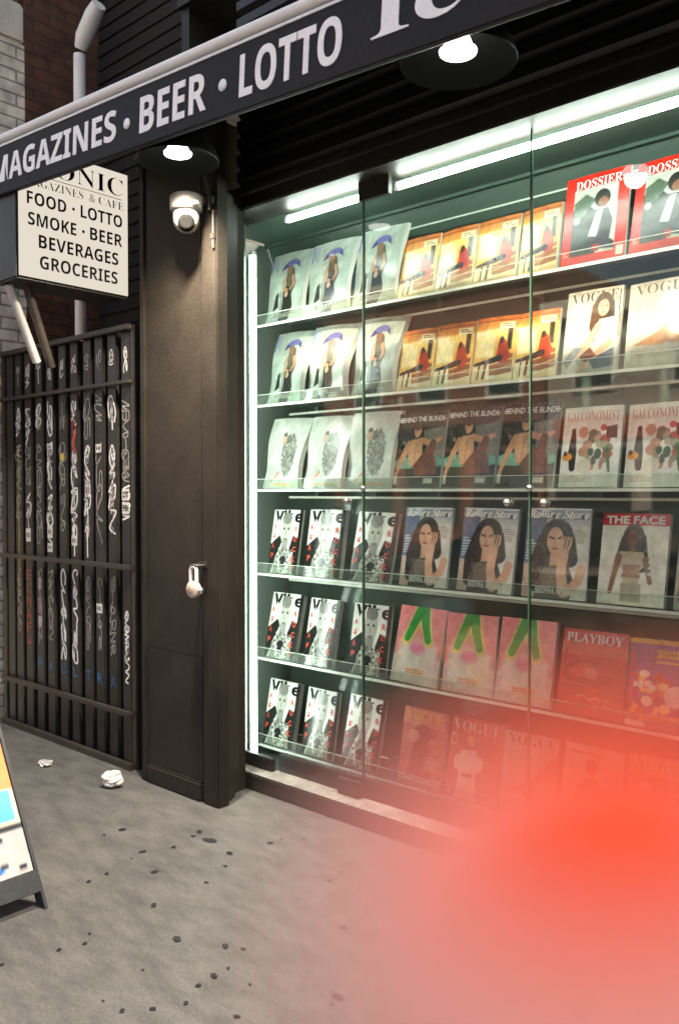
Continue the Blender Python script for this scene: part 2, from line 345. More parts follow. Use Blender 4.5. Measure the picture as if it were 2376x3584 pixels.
# window glazing
win = thing('shop_window', 'large frameless shop window of three clear panes with green edges', 'window', (-2.6, GL, .1))
for a, b, nm in ((XL, SE1-.002, 0), (SE1+.002, SE2-.002, 1), (SE2+.002, XR, 2)):
    g = MB(); z0, z1 = .1, 2.985
    g.add([(a,GL,z0),(b,GL,z0),(b,GL,z1),(a,GL,z1)], [(0,1,2,3)], 0)
    g.add([(a,GL+.01,z0),(b,GL+.01,z0),(b,GL+.01,z1),(a,GL+.01,z1)], [(3,2,1,0)], 1)
    g.add([(a,GL,z0),(a,GL+.01,z0),(a,GL+.01,z1),(a,GL,z1)], [(0,1,2,3)], 2)
    g.add([(b,GL,z0),(b,GL+.01,z0),(b,GL+.01,z1),(b,GL,z1)], [(0,1,2,3)], 2)
    part(g, 'pane', [M['glass'], M['glassback'], M['glass_edge']], win)
sm = MB()
for x in (SE1, SE2): sm.box(x-.003, x+.003, GL-.006, GL-.001, .1, 2.985)
sm.box(XL-.006, XL-.001, GL-.004, GL+.012, .1, 2.91)
part(sm, 'joint_seal', M['glass_edge'], win)
for x in (XL, SE1+.006, SE2+.004):
    c = MB(); c.lathe([(0,-.016),(.012,-.012),(.014,-.002),(.012,0)], (x, GL-.004, 1.565), 16, axis='y')
    part(c, 'glass_clip', M['chrome'], win)
for x in (-2.68, -1.81, -1.645):
    c = MB(); c.lathe([(0,-.04),(.012,-.04),(.016,-.036),(.016,-.03),(.010,-.025),(.010,-.01),(.015,-.006),(.015,0)], (x, GL-.002, 1.505), 20, axis='y')
    part(c, 'glass_knob', M['chrome'], win)

# inside of the display case
case = thing('display_case', 'grey green magazine display case behind the shop window', 'display case', (-2.6, 3.4, .1))
part(MB().box(-3.74, XR, 3.70, 3.73, .06, 2.85), 'back_panel', M['caseback'], case)
pm = MB(); X0 = -3.74
pm.add([(X0,3.57,2.87),(XR,3.57,2.87),(XR,3.50,3.02),(X0,3.50,3.02),(X0,3.72,2.80),(XR,3.72,2.80)], [(0,1,2,3),(4,5,1,0)])
pm.box(X0, XR, 3.48, 3.499, 2.985, 3.03)
part(pm, 'pelmet', M['casetop'], case)
part(MB().box(-3.7, XR, 3.55, 3.56, 2.905, 2.917, bev=.002), 'pelmet_trim', M['acry_edge'], case)
part(MB().box(-3.7, XR, 3.062, 3.479, 3.0, 3.02), 'ceiling', M['casetop'], case)
part(MB().box(-3.77, -3.741, 3.10, 3.72, .04, 3.0).box(-3.74, XL-.006, 3.082, 3.10, .04, 3.0), 'side_panel', M['caseside'], case)
part(MB().box(XR, XR+.03, 3.062, 3.72, .04, 2.98), 'end_panel', M['caseside'], case)
fl = MB(); fl.box(-3.74, XR, 3.062, 3.70, .0, .055).box(XL+.2, XR, 3.14, 3.18, .055, .150, bev=.004)
part(fl, 'case_floor', M['casefloor'], case)

# light tubes
def led(label, p, q, r=.017):
    t = thing('light_tube', label, 'light', ((p[0]+q[0])/2, (p[1]+q[1])/2, min(p[2], q[2])), 'white light tubes in the window')
    d = (Vector(q)-Vector(p)).normalized(); P, Q = Vector(p), Vector(q)
    part(MB().tube([P, Q], r, 14), 'tube', M['led'], t)
    part(MB().tube([P-d*.02, P], r*1.15, 14), 'end_cap', M['galv'], t); part(MB().tube([Q, Q+d*.02], r*1.15, 14), 'end_cap', M['galv'], t)
led('upright white light tube down the left edge of the window', (-3.425, 3.105, .07+.06), (-3.425, 3.105, 2.81))
led('short white light tube at the window top left of the first glass joint', (-3.14, 3.10, 2.945), (-2.635, 3.10, 2.945))
led('long white light tube along the window top above the red covers', (-2.43, 3.10, 2.945), (-.9, 3.10, 2.945))

# ------------------------------------------------------------------ shelves and magazines
K = 1.05                                      # the shelves stand a little way behind the glass
ROWZ = [1.55+(z-1.55)*K for z in (2.45, 2.02, 1.565, 1.11, .65, .175)]
YS = 3.176*K
ORD = ['topmost', 'second', 'third', 'fourth', 'fifth', 'lowest']
LEAN = .2
for i, z in enumerate(ROWZ):
    sh = thing('magazine_shelf', f'{ORD[i]} clear acrylic shelf of the window, counted downwards' if 0 < i < 5 else f'{ORD[i]} clear acrylic shelf of the shop window', 'shelf', (-1.2, 3.2, z), 'clear acrylic magazine shelves')
    x0, x1 = -3.63, XR-.03; Y = YS-3.176
    part(MB().box(x0, x1, Y+3.155, Y+3.162, z-.012, z+.055), 'front_lip', M['acrylip'], sh)
    part(MB().box(x0, x1, Y+3.163, Y+3.33, z-.012, z-.004), 'ledge', M['acrylip'], sh)
    e = MB(); e.box(x0, x1, Y+3.147, Y+3.1545, z-.016, z-.003).box(x0, x1, Y+3.151, Y+3.1545, z+.053, z+.0555)
    e.box(x0+.1, x1, Y+3.318, Y+3.323, z-.055, z-.043)
    part(e, 'lit_edge', M['acry_edge'], sh)
    part(MB().add([(x0+.1,Y+3.24,z),(x1,Y+3.24,z),(x1,Y+3.325,z+.42),(x0+.1,Y+3.325,z+.42)], [(0,1,2,3)]), 'back_sheet', M['acry'], sh)
    br = MB()
    for k in range(6): br.box(x0+.3+k*.42, x0+.325+k*.42, Y+3.325, 3.70, z-.05, z-.02)
    part(br, 'bracket', M['caseback'], sh)

NX, NZ = 84, 112
class Art:
    """a printed cover: flat colours rasterised at 3x and averaged onto the vertices of the cover mesh"""
    def __init__(s, c, ss=3):
        s.w, s.h = NX*ss, NZ*ss; s.ss = ss
        s.a = np.zeros((s.h, s.w, 3)); s.a[:] = c
        s.X, s.Y = np.meshgrid((np.arange(s.w)+.5)/s.w, (np.arange(s.h)+.5)/s.h)
    def rect(s, x0, y0, x1, y1, c): s.a[(s.X >= x0) & (s.X < x1) & (s.Y >= y0) & (s.Y < y1)] = c; return s
    def grad(s, x0, y0, x1, y1, c0, c1):
        m = (s.X >= x0) & (s.X < x1) & (s.Y >= y0) & (s.Y < y1); t = ((s.Y-y0)/(y1-y0))[m][:, None]
        s.a[m] = np.array(c0)*(1-t)+np.array(c1)*t; return s
    def poly(s, pts, c):
        n = len(pts); ins = np.zeros(s.X.shape, bool)
        for i in range(n):
            (xa, ya), (xb, yb) = pts[i], pts[(i+1) % n]
            if ya == yb: continue
            cr = ((ya > s.Y) != (yb > s.Y)) & (s.X < (xb-xa)*(s.Y-ya)/(yb-ya)+xa); ins ^= cr
        s.a[ins] = c; return s
    def ell(s, cx, cy, rx, ry, c, rot=0, blend=1.0):
        dx, dy = (s.X-cx)*.75, s.Y-cy; ca, sa = math.cos(rot), math.sin(rot); u, v = dx*ca+dy*sa, -dx*sa+dy*ca
        m = (u/(rx*.75))**2+(v/ry)**2 < 1; s.a[m] = s.a[m]*(1-blend)+np.array(c)*blend; return s
    def soft(s, cx, cy, rx, ry, c, k=1.0):
        d = ((s.X-cx)/rx)**2+((s.Y-cy)/ry)**2; w = (np.clip(1-d, 0, 1)*k)[..., None]; s.a = s.a*(1-w)+np.array(c)*w; return s
    def line(s, pts, w, c):
        for (xa, ya), (xb, yb) in zip(pts, pts[1:]):
            dx, dy = (xb-xa)*.75, yb-ya; L2 = dx*dx+dy*dy+1e-9
            t = np.clip((((s.X-xa)*.75)*dx+(s.Y-ya)*dy)/L2, 0, 1)
            d = np.hypot((s.X-xa)*.75-t*dx, (s.Y-ya)-t*dy); s.a[d < w/2] = c
        return s
    def limb(s, pts, ws, c):
        for (xa, ya), (xb, yb), wa, wb in zip(pts, pts[1:], ws, ws[1:]):
            dx, dy = (xb-xa)*.75, yb-ya; t = np.clip((((s.X-xa)*.75)*dx+(s.Y-ya)*dy)/(dx*dx+dy*dy+1e-9), 0, 1)
            d = np.hypot((s.X-xa)*.75-t*dx, (s.Y-ya)-t*dy); s.a[d < (wa+(wb-wa)*t)/2] = c
        return s
    def lines(s, x0, y0, x1, y1, n, c, seed=1):
        r = random.Random(seed); p = (y1-y0)/n
        for k in range(n): s.rect(x0, y0+k*p, x0+(x1-x0)*r.uniform(.6, 1), y0+k*p+p*.45, c)
        return s
    def mottle(s, amp, cell=6, seed=1, box=None):
        r = np.random.RandomState(seed); g = r.rand(s.h//cell+2, s.w//cell+2)
        g = np.kron(g, np.ones((cell, cell)))[:s.h, :s.w]-.5
        w = np.ones(s.X.shape) if box is None else ((s.X > box[0]) & (s.X < box[2]) & (s.Y > box[1]) & (s.Y < box[3]))*1.0
        s.a = np.clip(s.a+(g*w*amp)[..., None], 0, 255); return s
    def text(s, body, x0, x1, y0, y1, c, bold=.02, style=None):
        vs, fs = text_geo(body, bold, style)
        for f in fs: s.poly([(x0+(x1-x0)*vs[i][0], y1-(y1-y0)*vs[i][1]) for i in f], c)
        return s
    def out(s):
        rs = np.random.RandomState(int(s.a.sum()) % 9999); tone = np.zeros(s.X.shape)      # uneven tone of a printed photograph
        for cells, amp in ((5, .16), (13, .13), (34, .10)):
            g = rs.rand(cells+2, cells+2)-.5; gx, gy = s.X*cells, s.Y*cells; ix, iy = gx.astype(int), gy.astype(int); fx, fy = gx-ix, gy-iy
            fx, fy = fx*fx*(3-2*fx), fy*fy*(3-2*fy)
            tone += amp*((g[iy, ix]*(1-fx)+g[iy, ix+1]*fx)*(1-fy)+(g[iy+1, ix]*(1-fx)+g[iy+1, ix+1]*fx)*fy)
        lum = s.a.mean(2)/255; s.a = s.a*(1+tone*(1.5-lum*.9))[..., None]
        a = np.clip(s.a, 0, 255).reshape(NZ, s.ss, NX, s.ss, 3).mean((1, 3)); return lin(a)[::-1]

SKIN = (205, 150, 118)
def art_cap():
    a = Art((158, 168, 158)); a.rect(.02, .03, .05, .27, (92, 98, 150)).rect(.08, .03, .105, .22, (110, 116, 160)).rect(.13, .03, .15, .25, (140, 145, 175))
    a.poly([(.2,.62),(.34,.56),(.6,.6),(.72,.84),(.74,.92),(.1,.93)], (132,140,130)).poly([(.06,.96),(.2,.60),(.34,.66),(.3,.98)], (176,184,174))
    a.poly([(.14,.82),(.2,.6),(.27,.56),(.3,.78)], (40,42,40))
    a.limb([(.55,.30),(.6,.5),(.52,.66)], [.14,.20,.16], (88,78,66)).limb([(.52,.60),(.56,.80),(.5,.95)], [.16,.22,.2], (34,34,32))
    a.ell(.52,.27,.07,.065,(120,88,66)).limb([(.44,.38),(.4,.55),(.52,.56)], [.05,.045,.04], (170,128,100)).limb([(.63,.38),(.68,.5),(.6,.56)], [.05,.045,.04], (165,122,96))
    a.ell(.5,.62,.05,.04,(190,150,125)).poly([(.3,.27),(.38,.17),(.56,.12),(.72,.16),(.76,.26),(.64,.2),(.5,.22),(.4,.25)], (74,72,118)).ell(.55,.165,.15,.045,(98,96,150),-.1)
    return a.text('Rihanna',.2,.8,.855,.935,(226,226,216),.01,'serif').text('Rihanna',.195,.795,.85,.93,(112,110,104),.0,'serif').mottle(9, 5, 2)
def art_room():
    a = Art((236,190,98)); a.grad(0,0,1,.2,(176,92,40),(232,160,72)).grad(0,.2,1,.62,(250,206,118),(240,178,92))
    a.rect(.05,.28,.5,.62,(252,226,164)).rect(.78,.16,.9,.52,(78,58,38)).rect(.83,.2,.86,.5,(40,34,28)).rect(0,.72,1,1,(240,214,168))
    a.rect(.03,.22,.34,.28,(250,230,180)).rect(.58,.1,.93,.2,(248,226,178)).lines(.62,.12,.9,.19,2,(120,90,60))
    a.poly([(.4,.66),(.95,.58),(.97,.86),(.45,.92)], (150,88,48)).line([(.42,.74),(.95,.66)],.018,(238,190,120)).line([(.44,.84),(.95,.76)],.018,(230,180,110))
    a.limb([(.68,.42),(.72,.6)], [.14,.24], (196,62,34)).ell(.66,.37,.055,.055,(70,40,30)).limb([(.66,.64),(.4,.68),(.06,.72)], [.1,.07,.05], (44,34,30))
    a.line([(.34,.7),(.3,.93)],.045,(52,46,40)).line([(.18,.73),(.16,.94)],.03,(70,60,50)).rect(.34,.9,.62,.955,(250,236,200)).rect(0,.05,1,.08,(150,84,40))
    return a.mottle(16, 5, 3)
def art_red():
    a = Art((208,38,22)); a.rect(.15,.16,.83,.9,(196,198,184)).poly([(.15,.38),(.3,.3),(.5,.42),(.55,.9),(.15,.9)], (44,44,36)).poly([(.16,.3),(.34,.22),(.5,.3),(.34,.46),(.17,.5)], (88,104,84))
    a.ell(.6,.3,.12,.1,(34,28,24)).ell(.62,.345,.075,.06,(140,86,58)).poly([(.5,.42),(.7,.42),(.78,.56),(.74,.8),(.46,.84)], (46,42,40)).poly([(.52,.44),(.62,.43),(.55,.72),(.42,.7)], (206,210,214))
    a.poly([(.62,.7),(.82,.8),(.83,.88),(.6,.86)], (54,50,56)).rect(.5,.8,.6,.88,(150,40,30)).ell(.22,.5,.05,.04,(190,200,196)).rect(.86,.86,.97,.96,(202,208,190)).lines(.04,.84,.13,.9,2,(238,160,130))
    return a.mottle(14, 5, 4)
def art_brunette():
    a = Art((184,179,166)); a.ell(.68,.22,.17,.16,(66,44,32)).limb([(.58,.24),(.56,.45),(.6,.6)], [.16,.16,.1], (84,56,40)).limb([(.8,.2),(.82,.4)], [.1,.1], (60,42,32))
    a.ell(.68,.24,.095,.1,(216,170,138)).line([(.63,.22),(.67,.22)],.012,(60,40,32)).line([(.71,.22),(.75,.22)],.012,(60,40,32)).rect(.66,.285,.72,.3,(170,90,80))
    a.poly([(.62,.38),(.9,.36),(.96,.6),(.9,.82),(.56,.8),(.58,.5)], (206,198,186)).limb([(.62,.46),(.45,.66),(.12,.86)], [.1,.08,.05], (206,160,128)).limb([(.84,.66),(.55,.84),(.36,.95)], [.1,.08,.06], (214,168,136))
    a.poly([(.02,.84),(.2,.68),(.36,.7),(.1,.94)], (120,128,128)).poly([(.5,.86),(.92,.72),(.94,.94),(.6,.96)], (96,104,112)).poly([(.32,.8),(.5,.7),(.62,.8),(.44,.88)], (120,70,48)).lines(.04,.42,.26,.62,4,(196,190,172)).rect(.94,.05,.96,.3,(40,42,40)).rect(.95,.3,.99,.6,(110,104,94))
    a.lines(.06,.66,.22,.7,2,(170,164,150)); return a.mottle(9, 5, 5)
def art_leg():
    a = Art((178,174,160)); a.poly([(.12,.74),(.5,.6),(.78,.36),(1,.18),(1,.56),(.8,.72),(.5,.76)], (176,122,78)).poly([(.6,.62),(1,.4),(1,.7),(.7,.76)], (192,140,96)).rect(.2,.85,.9,.865,(150,146,130)).rect(.2,.88,.7,.89,(150,146,130)).rect(.02,.8,.1,.92,(190,196,176)).ell(.95,.66,.07,.05,(200,140,100))
    return a.mottle(9, 5, 6)
def art_fur():
    a = Art((196,200,190)); rr = random.Random(9)
    for k in range(420):
        t = rr.random(); ang = rr.uniform(0, 6.28); q = math.sqrt(rr.random()); x = .62+.19*q*math.cos(ang)-(t-.5)*.0; y = .52+.30*q*math.sin(ang)
        g = rr.uniform(84, 160) - (22 if x > .7 else 0); a.line([(x, y), (x+rr.uniform(-.03,.03), y+rr.uniform(.02,.06))], .012, (g, g, g-8))
    a.ell(.45,.26,.05,.045,(98,96,90)).ell(.44,.33,.06,.06,(206,170,150)).limb([(.4,.78),(.2,.9)], [.05,.03], (206,150,134)).lines(.3,.93,.9,.975,1,(232,170,130)).ell(.72,.5,.06,.22,(150,154,146),0,.35)
    return a.mottle(8, 5, 7)
def art_blinds():
    a = Art((34,32,29)); rr = random.Random(5)
    a.rect(0,.14,1,.2,(24,23,21))
    for k in range(26): x, y = rr.uniform(.05,.95), rr.uniform(.2,.6); a.rect(x, y, x+rr.uniform(.03,.12), y+rr.uniform(.015,.05), rr.choice([(96,96,86),(70,68,60),(140,138,124),(52,60,54)]))
    a.poly([(.55,.24),(1,.2),(1,.6),(.7,.6)], (118,112,98)).ell(.3,.68,.35,.09,(120,168,142)).ell(.8,.66,.25,.07,(100,150,128)).rect(0,.74,1,1,(46,44,34)).ell(.4,.80,.4,.06,(74,66,44))
    a.poly([(.24,.38),(.56,.34),(.58,.62),(.46,.74),(.32,.70)], (214,164,124)).limb([(.28,.42),(.16,.6),(.06,.82)], [.1,.075,.05], (206,152,114)).limb([(.54,.38),(.76,.42),(.92,.36)], [.09,.07,.05], (200,146,106)).ell(.44,.25,.075,.085,(204,150,112)).ell(.43,.19,.08,.05,(60,44,34)).line([(.36,.54),(.52,.52)],.01,(170,120,88)).line([(.44,.4),(.42,.66)],.012,(176,126,92))
    a.poly([(.4,.72),(.6,.54),(.86,.6),(.9,.82),(.5,.84)], (120,72,50)).limb([(.78,.42),(.7,.7)], [.1,.12], (110,64,46)).rect(.02,.84,.09,.95,(206,200,182)).rect(.66,.87,.84,.94,(196,190,176))
    return a.mottle(20, 5, 8)
def art_group():
    a = Art((244,240,230)); rr = random.Random(6)
    for k in range(26): x, y = rr.uniform(.32,.85), rr.uniform(.3,.74); a.ell(x, y, rr.uniform(.03,.09), rr.uniform(.03,.08), rr.choice([(170,160,140),(150,128,104),(206,150,120),(96,110,80),(196,176,140),(120,110,96),(190,92,70)]))
    a.limb([(.2,.34),(.2,.56),(.22,.76)], [.06,.11,.08], (44,36,32)).ell(.2,.3,.04,.035,(40,32,30)).ell(.12,.62,.09,.05,(224,150,60)).ell(.08,.58,.035,.03,(80,50,40)).ell(.42,.74,.12,.1,(236,226,206)).ell(.7,.27,.05,.04,(190,70,60)).poly([(.74,.26),(.92,.24),(.93,.4),(.76,.4)], (56,52,40)).limb([(.78,.5),(.84,.8)], [.05,.03], (90,120,60)).lines(.1,.86,.5,.94,3,(220,180,160))
    return a.mottle(12, 5, 9)
def art_vibe():
    a = Art((232,232,226)); a.poly([(0,.55),(.3,.4),(.4,.5),(.1,1),(0,1)], (30,30,29)).poly([(1,.46),(.75,.4),(.66,.6),(.8,1),(1,1)], (30,30,29)).rect(.9,0,1,1,(24,24,24)); a.text('Vibe',.06,.98,.01,.2,(16,16,16),.03,'heavy')
    a.poly([(.16,1),(.22,.74),(.36,.62),(.66,.62),(.8,.74),(.86,1)], (152,152,144)).ell(.5,.32,.17,.25,(178,176,166)).ell(.5,.14,.16,.09,(124,122,116)).ell(.43,.30,.035,.02,(80,80,76)).ell(.57,.30,.035,.02,(80,80,76)).ell(.5,.37,.03,.05,(150,148,140)).rect(.44,.45,.56,.47,(86,82,80)).ell(.5,.50,.1,.06,(120,118,112),0,.6).rect(.4,.5,.6,.66,(150,148,140))
    a.ell(.5,.82,.12,.1,(28,28,28)).ell(.5,.82,.1,.1,(40,40,40)).limb([(.3,.7),(.4,.95)], [.06,.05], (206,204,196)).limb([(.7,.7),(.6,.95)], [.06,.05], (206,204,196)).ell(.5,.95,.12,.06,(196,194,186)).rect(.72,.66,.8,.72,(226,226,220)).rect(.745,.675,.775,.705,(40,40,40))
    rr = random.Random(2)
    for k in range(50): x, y = rr.uniform(.26,.76), rr.uniform(.6,1); a.ell(x, y, .025, .02, rr.choice([(90,90,86),(210,208,200),(130,128,122)]))
    return a.mottle(16, 4, 10)
def art_hand():
    a = Art((222,220,214)); a.grad(0,0,1,.2,(132,144,168),(212,212,208)).poly([(0,.1),(.34,.1),(.26,.5),(.2,.9),(0,.62)], (98,110,140)).rect(0,.62,.2,1,(198,170,158)).lines(.03,.36,.2,.6,7,(206,210,220)).lines(.76,.24,.96,.40,6,(160,158,152))
    a.rect(0,0,1,.02,(222,222,218)).text('Rolling Stone',.035,.975,.03,.15,(70,66,64),.03,'ital').text('Rolling Stone',.03,.97,.022,.142,(246,244,240),.02,'ital')
    a.ell(.5,.32,.25,.2,(38,29,26)).limb([(.34,.36),(.26,.6),(.24,.84)], [.2,.24,.2], (40,30,26)).limb([(.66,.34),(.72,.56)], [.18,.18], (36,28,25)).ell(.48,.36,.125,.15,(220,172,146)).rect(.42,.5,.56,.64,(212,164,138)).line([(.39,.325),(.46,.34)],.02,(46,32,28)).line([(.53,.335),(.6,.32)],.02,(46,32,28)).rect(.44,.44,.53,.462,(170,72,66)).ell(.48,.40,.02,.03,(200,148,122))
    a.poly([(.24,.66),(.7,.62),(.8,.8),(.76,1),(.2,1)], (44,38,36)).poly([(.34,.64),(.56,.64),(.52,.86),(.28,.88)], (72,64,58))
    for k in range(7): a.line([(.26+k*.05,.66),(.36+k*.05,.86)],.008,(170,150,132)); a.line([(.56-k*.05+.1,.66),(.42-k*.05+.1,.86)],.008,(150,132,118))
    a.limb([(.62,.5),(.6,.72),(.66,.92)], [.12,.11,.12], (218,170,144)).limb([(.9,.66),(.86,.8),(.7,.92)], [.1,.1,.1], (208,158,132))
    for k in range(4): a.limb([(.56+k*.035,.5),(.55+k*.055,.4),(.6+k*.04,.32)], [.03,.026,.02], (222,176,150))
    return a.rect(.84,.93,.98,.975,(230,228,222)).mottle(10, 4, 11)
def art_face():
    a = Art((232,228,216)); a.rect(0,0,1,.135,(206,36,32)).ell(.5,.28,.16,.17,(48,38,36)).limb([(.42,.3),(.36,.46)], [.16,.14], (44,40,46)).limb([(.58,.28),(.64,.56)], [.16,.16], (40,34,34)).ell(.49,.27,.075,.09,(120,76,58)).rect(.46,.34,.54,.42,(116,74,56))
    a.poly([(.3,.42),(.66,.42),(.72,.56),(.62,.62),(.62,.96),(.4,.96),(.38,.62),(.28,.56)], (196,182,154)).rect(.36,.5,.66,.56,(206,194,166)).poly([(.38,.56),(.62,.56),(.62,.66),(.38,.66)], (168,128,100)).limb([(.3,.48),(.24,.7),(.2,.86)], [.08,.06,.05], (150,106,84)).limb([(.7,.5),(.78,.74)], [.07,.05], (140,98,78)).rect(.36,.66,.64,.70,(150,104,84)).rect(.36,.76,.66,.96,(170,164,146)).rect(.06,.9,.2,.97,(232,230,222)).lines(.74,.44,.9,.7,4,(228,224,214)).rect(.78,.86,.82,.92,(240,238,230)).rect(.84,.86,.88,.92,(240,238,230))
    return a.mottle(10, 4, 12)
def art_glow():
    a = Art((240,146,140)); a.grad(0,0,1,.5,(244,138,140),(236,150,146)).grad(0,.5,1,1,(222,176,168),(206,196,184)).soft(.5,.6,.6,.22,(214,206,190),.8).soft(.5,.54,.2,.1,(230,110,150),.9).soft(0,.56,.12,.12,(220,90,100),.7).soft(1,.56,.12,.12,(220,90,100),.7).soft(.5,.84,.5,.25,(206,206,190),.8).rect(.3,.80,.72,.89,(200,164,130)).lines(.32,.815,.7,.88,2,(176,130,100))
    a.limb([(.5,0),(.36,.24),(.24,.44)], [.2,.17,.15], (226,196,110)).limb([(.54,0),(.6,.22),(.7,.44)], [.2,.17,.15], (226,196,110)).limb([(.5,-.02),(.36,.23),(.25,.42)], [.15,.12,.1], (44,156,58)).limb([(.54,-.02),(.6,.22),(.69,.42)], [.15,.12,.1], (40,150,56))
    return a.mottle(8, 5, 13)
def art_redbook():
    a = Art((186,44,34)); a.rect(.0,.16,1,.3,(204,84,62)).ell(.42,.52,.36,.16,(160,36,28)).poly([(.1,.5),(.35,.38),(.7,.42),(.95,.5),(.6,.5),(.3,.56)], (206,72,56)).ell(.5,.5,.1,.07,(220,120,96)).line([(.05,.62),(.4,.64),(.7,.7)],.03,(206,76,58)).line([(.3,.78),(.4,.76),(.5,.80),(.62,.77),(.66,.82)],.02,(236,150,128)).line([(.7,.8),(.78,.76),(.74,.88)],.015,(236,150,128)).rect(.06,.24,.09,.29,(120,20,20))
    return a.mottle(16, 5, 14)
def art_crowd():
    a = Art((122,84,128)); a.rect(0,0,1,.06,(214,160,60)); rr = random.Random(8)
    for k in range(60): x, y = rr.uniform(.02,1), rr.uniform(.38,.9); a.ell(x, y, rr.uniform(.03,.09), rr.uniform(.03,.07), rr.choice([(224,164,60),(206,84,60),(236,190,120),(120,70,120),(180,60,50),(236,216,190),(90,60,110)]))
    a.ell(.7,.62,.16,.12,(226,196,190)).rect(0,.84,1,.9,(222,110,50)).rect(0,.93,.3,.99,(230,214,200)).rect(.02,.1,.09,.8,(150,90,130)); a.lines(.03,.1,.09,.8,9,(206,70,60)); a.lines(.4,.12,.9,.3,3,(226,170,80))
    return a.mottle(22, 5, 15)
def art_summer():
    a = Art((176,96,76)); a.rect(0,0,1,.22,(196,128,104)).ell(.5,.3,.2,.1,(110,40,34)).poly([(.2,.9),(.36,.4),(.64,.36),(.8,.9)], (140,52,42)).line([(.3,.5),(.8,.3)],.03,(110,36,30)).lines(.62,.6,.95,.78,6,(226,190,170)).ell(.3,.36,.12,.08,(206,150,120))
    return a.mottle(40, 6, 16)
def art_gown():
    a = Art((172,84,66)); a.ell(.42,.28,.07,.065,(206,150,124)).poly([(.26,.4),(.54,.38),(.62,.56),(.56,.7),(.6,1),(.2,1),(.24,.7),(.18,.58)], (232,220,206)).ell(.2,.56,.08,.1,(230,218,204)).ell(.6,.54,.08,.1,(228,214,200)).rect(.03,.22,.14,.36,(206,180,160)).rect(.05,.24,.12,.34,(150,70,60)).rect(.3,.68,.5,.72,(150,110,90))
    return a.mottle(16, 5, 17)
def art_silhouette():
    a = Art((206,180,166)); a.ell(.48,.24,.1,.1,(86,60,54)).poly([(.2,1),(.26,.5),(.42,.36),(.56,.36),(.74,.5),(.8,1)], (74,56,52)).lines(.1,.08,.9,.14,1,(150,110,96))
    return a.mottle(14, 5, 18)

def ink(name, c): return mat(name, c, .45, var=.08)
INK = {'w': ink('title_white', (.8, .79, .76)), 'k': ink('title_black', (.02, .02, .022)), 'r': ink('title_red', (.66, .05, .02)), 'p': ink('title_pale_red', (.62, .22, .18)), 'g': ink('title_gold', (.7, .42, .1)), 'y': ink('title_grey', (.62, .6, .56))}
KIND = {
 # kind: (art, w, h, [(text, x0, x1, y0, y1, ink, bold, style)], thickness, curl, look, group)
 'cap': (art_cap, .265, .385, [], .022, 1, 'pale magazine with a purple umbrella hat', 'pale umbrella hat magazines'),
 'room': (art_room, .20, .285, [], .014, 0, 'orange magazine with a red seated figure', 'orange room magazines'),
 'red': (art_red, .268, .365, [("DOSSIER", .16, .88, .055, .155, 'w', .0, 'serif')], .014, 0, 'red bordered magazine with a dark suited man', 'red bordered magazines'),
 'brunette': (art_brunette, .235, .335, [("VOGUE", .08, .93, .03, .155, 'k', -.01, 'serif')], .016, 0, 'pale magazine with a seated long haired brunette in white', 'tall pale fashion magazines'),
 'leg': (art_leg, .25, .335, [("VOGUE", .1, .97, .03, .15, 'k', -.01, 'serif')], .016, 0, 'pale magazine with a bent bare leg crossing the cover', 'tall pale fashion magazines'),
 'fur': (art_fur, .268, .375, [("Rihanna", .35, .9, .925, .975, 'g', -.01, 'serif')], .022, 1, 'washed out white magazine with a furry grey figure', 'white furry figure magazines'),
 'blinds': (art_blinds, .27, .355, [("BEHIND THE BLINDS", .03, .98, .055, .125, 'w', .015, None)], .016, 0, 'dark magazine of a shirtless reaching man', 'dark shirtless man magazines'),
 'group': (art_group, .255, .32, [("GALCONOMIST", .06, .95, .06, .18, 'p', -.012, 'serif')], .016, 0, 'white magazine with a crowd of people and pale red title', 'white crowd magazines'),
 'vibe': (art_vibe, .225, .338, [], .02, 0, 'black and white magazine with red letters', 'black and white magazines with red letters'),
 'hand': (art_hand, .272, .362, [("SIENNA SPIRO", .22, .8, .88, .95, 'w', .02, 'serif')], .014, 0, 'magazine of a woman covering her face', 'dark haired woman magazines'),
 'face': (art_face, .272, .345, [("THE FACE", .06, .94, .025, .115, 'w', .035, None)], .014, 0, 'pale magazine with a red title banner and long haired model', None),
 'glow': (art_glow, .262, .345, [], .014, 0, 'pink magazine with a green upturned V', 'pink magazines with a green V'),
 'redbook': (art_redbook, .272, .33, [("PLAYBOY", .05, .93, .04, .15, 'w', .006, 'serif')], .016, 0, 'plain red magazine with white slab lettering', None),
 'crowd': (art_crowd, .27, .33, [("WORLD", .42, .96, .12, .2, 'g', .03, 'serif')], .016, 0, 'purple and gold magazine crowded with figures', None),
 'summer': (art_summer, .245, .345, [("VOGUE", .08, .92, .03, .16, 'g', -.01, 'serif'), ("SUMMER FANTASY", .03, .95, .9, .955, 'w', .02, None)], .016, 0, 'reddish brown magazine with white bottom lettering', 'reddish brown magazines'),
 'gown': (art_gown, .265, .34, [("VOGUE", .04, .96, .03, .17, 'y', -.01, 'serif'), ("M", .03, .14, .86, .95, 'y', 0, 'serif')], .014, 0, 'reddish magazine with a figure in a white gown', None),
 'silhouette': (art_silhouette, .255, .335, [], .014, 0, 'pale magazine with a single dark silhouette', None),
}
